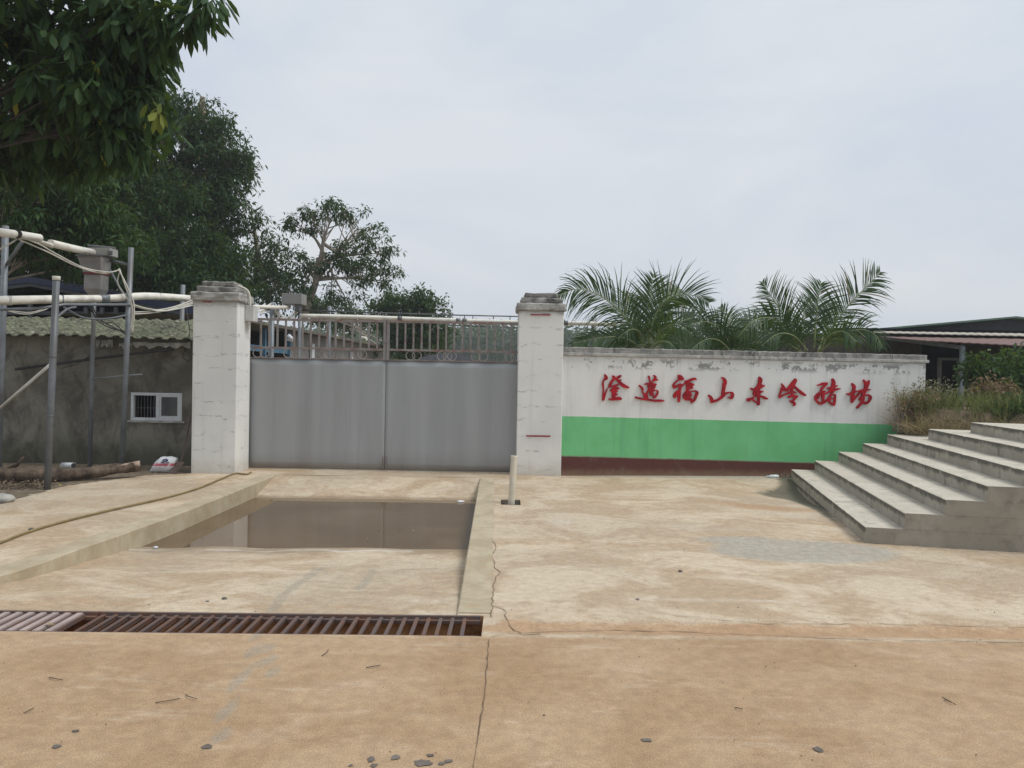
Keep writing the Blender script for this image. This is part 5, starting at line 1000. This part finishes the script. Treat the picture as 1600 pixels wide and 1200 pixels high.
# bag
bg_ = thing('feed_sack', tuple(atZ(255,740,0)), 'white woven feed sack with a blue emblem slumped by the left gate pillar', 'sack')
def sack_pt(u_, v_):   # u -1..1 , v 0..1 height
    pass
import bmesh
bm = bmesh.new(); bmesh.ops.create_cube(bm, size=2); bmesh.ops.subdivide_edges(bm, edges=bm.edges[:], cuts=7, use_grid_fill=True)
vs = []; Y0 = 11.16; base_l = atY(232,740,Y0).x; base_r = atY(266,740,Y0).x; top_l = atY(246,714,Y0).x; top_r = atY(276,714,Y0).x; htp = atY(260,714.5,Y0).z
for v in bm.verts:
    x, y, z = v.co; tz = (z+1)/2; l = base_l+(top_l-base_l)*tz**.9; r2 = base_r+(top_r-base_r)*tz**.7; rn = (1-abs(x)**4*.0); cx = (l+r2)/2; hw = (r2-l)/2
    puff = (1-.55*abs(z)**3); k = 1-.10*abs(x)**3
    vs.append((cx+x*hw*(1-.10*abs(z)**6), Y0+.02+.02*tz+y*.085*puff*(1-.45*abs(x)**4)+.008*math.sin(x*9+z*4), .005+htp*tz*(1-.10*abs(x)**4)+.006*math.sin(x*8)))
fs = [[v.index for v in f.verts] for f in bm.faces]; bm.free()
t = NT('woven_sack', .65, .4); Z_ = t.sep()[2]; c_ = t.mix(t.noise(6, 5), (.56,.58,.60), (.74,.75,.77)); bd = t.math('LESS_THAN', t.math('ABSOLUTE', t.math('SUBTRACT', Z_, .118)), .020); c_ = t.mix(t.math('MULTIPLY', bd, t.math('GREATER_THAN', t.noise(22, 2), .42)), c_, (.55,.14,.18))
bd = t.math('LESS_THAN', t.math('ABSOLUTE', t.math('SUBTRACT', Z_, .072)), .007); c_ = t.mix(t.math('MULTIPLY', bd, t.math('GREATER_THAN', t.noise(60, 2), .5)), c_, (.55,.2,.22)); t.bump(t.noise(8, 4), .5, .02)
MB().add(vs, fs, 0, True).build('sack_body', t.done(c_), bg_)
M_nav = simple('navy_print', (.03,.045,.14), .6, .1)
c = atY(257.5,719.5,Y0-.07); mb = MB(); n = 18; mb.prism([(c.x+.038*math.cos(-2*math.pi*k/n), Y0-.068, c.z+.022*math.sin(-2*math.pi*k/n)) for k in range(n)], (0,.03,0)); 
for dx, dz in ((-.05,-.024),(-.03,-.034),(.045,-.03),(.03,-.036)): mb.box((c.x+dx-.008, Y0-.070, c.z+dz-.005), (c.x+dx+.008, Y0-.04, c.z+dz+.005))
mb.build('emblem', M_nav, bg_); c2_ = c+Vector((0,0,.002)); MB().tube([(c.x-.014+.028*k/6, Y0-.070, c.z+.002+.008*math.sin(k)) for k in range(7)], .003, 5).build('emblem_mark', simple('white_print', (.7,.7,.72)), bg_)
sv = thing('shovel', tuple(atZ(277,741,0)), 'brown rusty shovel with a dark handle leaning on the left gate pillar beside the sack', 'shovel')
yq = 11.02; Pq = [atY(u, v, yq+dy) for u, v, dy in ((264,738,0),(274,741.5,-.02),(288,723,.08),(280,720,.1))]
mb = MB(); mb.prism(Pq, (0,.012,.004)); mb.build('blade', simple('rusty_blade', (.075,.05,.042), .75, .3, 8), sv, bevel=.004)
MB().tube(smooth_path([atY(282,722,yq+.1), atY(287,705,yq+.12), atY(293,678,yq+.16), atY(298,652,yq+.2)]), .013, 8).build('handle', simple('dark_handle', (.07,.05,.045), .8, .3), sv)
# hose
mb = MB(); hp_ = [(-40,864),(0,851),(50.6,831.6),(112,814),(169,800),(225,787.5),(267,777.6),(309,765),(351.5,747.5),(368,741.5),(385,742.5),(392,739.5)]
mb.tube(smooth_path([Vector((*gp(u, v), .016)) for u, v in hp_], 5), .0125, 8); tag(mb.build('garden_hose', simple('olive_hose', (.22,.165,.07), .6, .2)), 'long olive hose snaking across the left slab to the foot of the pillar', 'hose')
# bottle & rubbish
bo = thing('plastic_bottle', tuple(atZ(1208,748,0)), 'crumpled clear plastic bottle lying at the wall foot beside the stairs', 'bottle')
a = atZ(1199,747.5,-.01)+Vector((0,0,.03)); b = a+Vector((.17,.01,0)); MB().tube([a, a+Vector((.02,0,0)), a+Vector((.05,0,0)), a+Vector((.11,.004,0)), b], [.011,.012,.028,.03,.028], 12).build('body', simple('clear_plastic', (.55,.6,.6), .2, .2), bo); MB().tube([a-Vector((.014,0,0)), a+Vector((.003,0,0))], .014, 10).build('cap', M_alu, bo)
c = a+Vector((.30,.0,-.005)); pc = leaves(np.array([tuple(c+Vector((random.uniform(-.1,.1), random.uniform(-.03,.03), random.uniform(-.01,.03)))) for _ in range(24)]), 3, .035, .02, .02, mat=leafmat('rubbish', (.12,.09,.07), (.3,.25,.2), trans=.1), name='rubbish_scraps'); tag(pc, 'brown scraps of rubbish between the bottle and the stairs', kind='stuff')
c = atZ(720,784,-.165); rock((c.x, c.y, -.165), (.05,.03,.018), simple('white_foam', (.8,.8,.8), .8, .05), 'foam_scrap', 'white foam scrap floating at the far right corner of the puddle', 'foam scrap', seed=4)
c = atZ(502*.406+200,853*1,-.165)
# pebbles and twigs
M_peb = simple('pebble', (.12,.11,.10), .9, .3)
PB = [(350.5,937,4.5,'dark pebble on the ramp, the larger of two above the grate'),(324,941,3,'small dark pebble on the ramp just left of the larger one'),(233,945.5,2,'tiny dark pebble on the ramp left of the pair above the grate'),(399,957,2.2,'tiny dark pebble at the back edge of the drain grate'),(1063,893.5,3.5,'dark pebble on the open slab below the middle of the lettered wall'),(49,829,4.5,'brown clod beside the hose at the left'),(243,857,4,'white scrap of stone at the near left corner of the puddle')]
for k, (u, v, s_, lb) in enumerate(PB):
    c = atZ(u, v, 0 if u > 500 or u < 60 else -.05 if u != 243 else -.15); z = float(rz_(np.array([c.x]), np.array([c.y]))[0]) if 200 < u < 500 else float(gz(np.array([c.x]), np.array([c.y]))[0]); c = atZ(u, v, z); rr2 = s_/1200*c.y
    rock((c.x, c.y, z+rr2*.4), (rr2, rr2*.8, rr2*.6), M_peb if u != 243 else M_alu, 'pebble', lb, 'pebble', seed=k+10)
M_twig = simple('twig', (.12,.085,.06), .9, .3)
TW = [((77,1060),(98,1064),'short dry twig on the near slab below the pale end of the grate'),((243,1100),(281,1093),'longest dry twig on the near slab, left of centre'),((290,1087),(308,1094),'short twig just right of the longest twig'),((503,1026),(513,1016),'tiny twig near the middle of the near slab below the grate'),((37,1116),(53,1108),'dry twig near the left edge of the near slab'),((572,1045),(594,1041),'curled brown twig on the near slab below the right half of the grate'),((1476,1094),(1494,1103),'dark forked twig on the near slab at the right'),((1148,1108),(1160,1110),'small brown twig on the near slab right of centre')]
for (a, b, lb) in TW:
    p = Vector((*gp(*a), .006)); q = Vector((*gp(*b), .006)); m_ = p.lerp(q, .5)+Vector((0,0,.004))+(q-p).cross(Vector((0,0,1)))*.12; mb = MB(); mb.tube(smooth_path([p, m_, q]), (.0025,.0018), 6)
    if a[0] == 1476: mb.tube([p+Vector((.0,.02,0)), q+Vector((-.005,.035,0))], .0018, 6)
    tag(mb.build('twig', M_twig), lb, 'twig')
c = Vector((*gp(76, 978), .006)); mb = MB(); mb.add([c+Vector((-.03,0,0)), c+Vector((0,-.012,.006)), c+Vector((.035,.005,.002)), c+Vector((0,.014,.01))], [(0,1,2,3)]); tag(mb.build('dead_leaf', simple('straw_leaf', (.38,.30,.17), .8)), 'pale dead leaf lying on the pale bars of the left grate', 'leaf')
r = np.random.default_rng(77); n = 46; fy = np.where(r.random(n) < .5, r.uniform(9.6, 10.05, n), r.uniform(7.5, 9.6, n)); fx = r.uniform(-3.2, -.5, n)
fl = leaves(np.stack([fx, fy, np.full(n, -.169)], -1), 1, .03, .012, .004, droop=0, up=0, r=r, mat=leafmat('scum', (.05,.04,.03), (.3,.25,.18), trans=.05), name='floating_debris'); tag(fl, 'specks of debris floating on the puddle', kind='stuff')
n = 420; gx_ = r.uniform(-4.5, 5.5, n); gy_ = 3.0+r.exponential(2.2, n); gy_ = np.where(r.random(n) < .35, 4.9+.022*gx_+r.normal(size=n)*.12, gy_); k_ = (gy_ < 11) & ~((gx_ < -.1) & (gx_ > -3.9) & (gy_ > 4.3)); gx_ = gx_[k_]; gy_ = gy_[k_]
gr_ = leaves(np.stack([gx_, gy_, gz(gx_, gy_)+.005], -1), 1, .011, .007, .003, droop=0, up=.3, r=r, mat=leafmat('grit_chip', (.07,.055,.04), (.34,.26,.18), trans=.05), name='grit'); tag(gr_, 'fine grit and chips scattered over the concrete', kind='stuff')
# ------------------------------------------------------------------ haze
hz = MB().box((-200, -40, -1.7), (200, 190, 16)).build('haze', simple('tmp', (.5,.5,.5)), base=(0, 0, -1.7)); hm = bpy.data.materials.new('haze_air'); hm.use_nodes = True
hn = hm.node_tree; hn.nodes.clear(); ho = hn.nodes.new('ShaderNodeOutputMaterial'); pv = hn.nodes.new('ShaderNodeVolumePrincipled'); pv.inputs['Color'].default_value = (.80,.88,.97,1); pv.inputs['Density'].default_value = .0011
hn.links.new(pv.outputs[0], ho.inputs['Volume']); hz.data.materials.clear(); hz.data.materials.append(hm); tag(hz, 'thin pale haze in the air', kind='stuff')
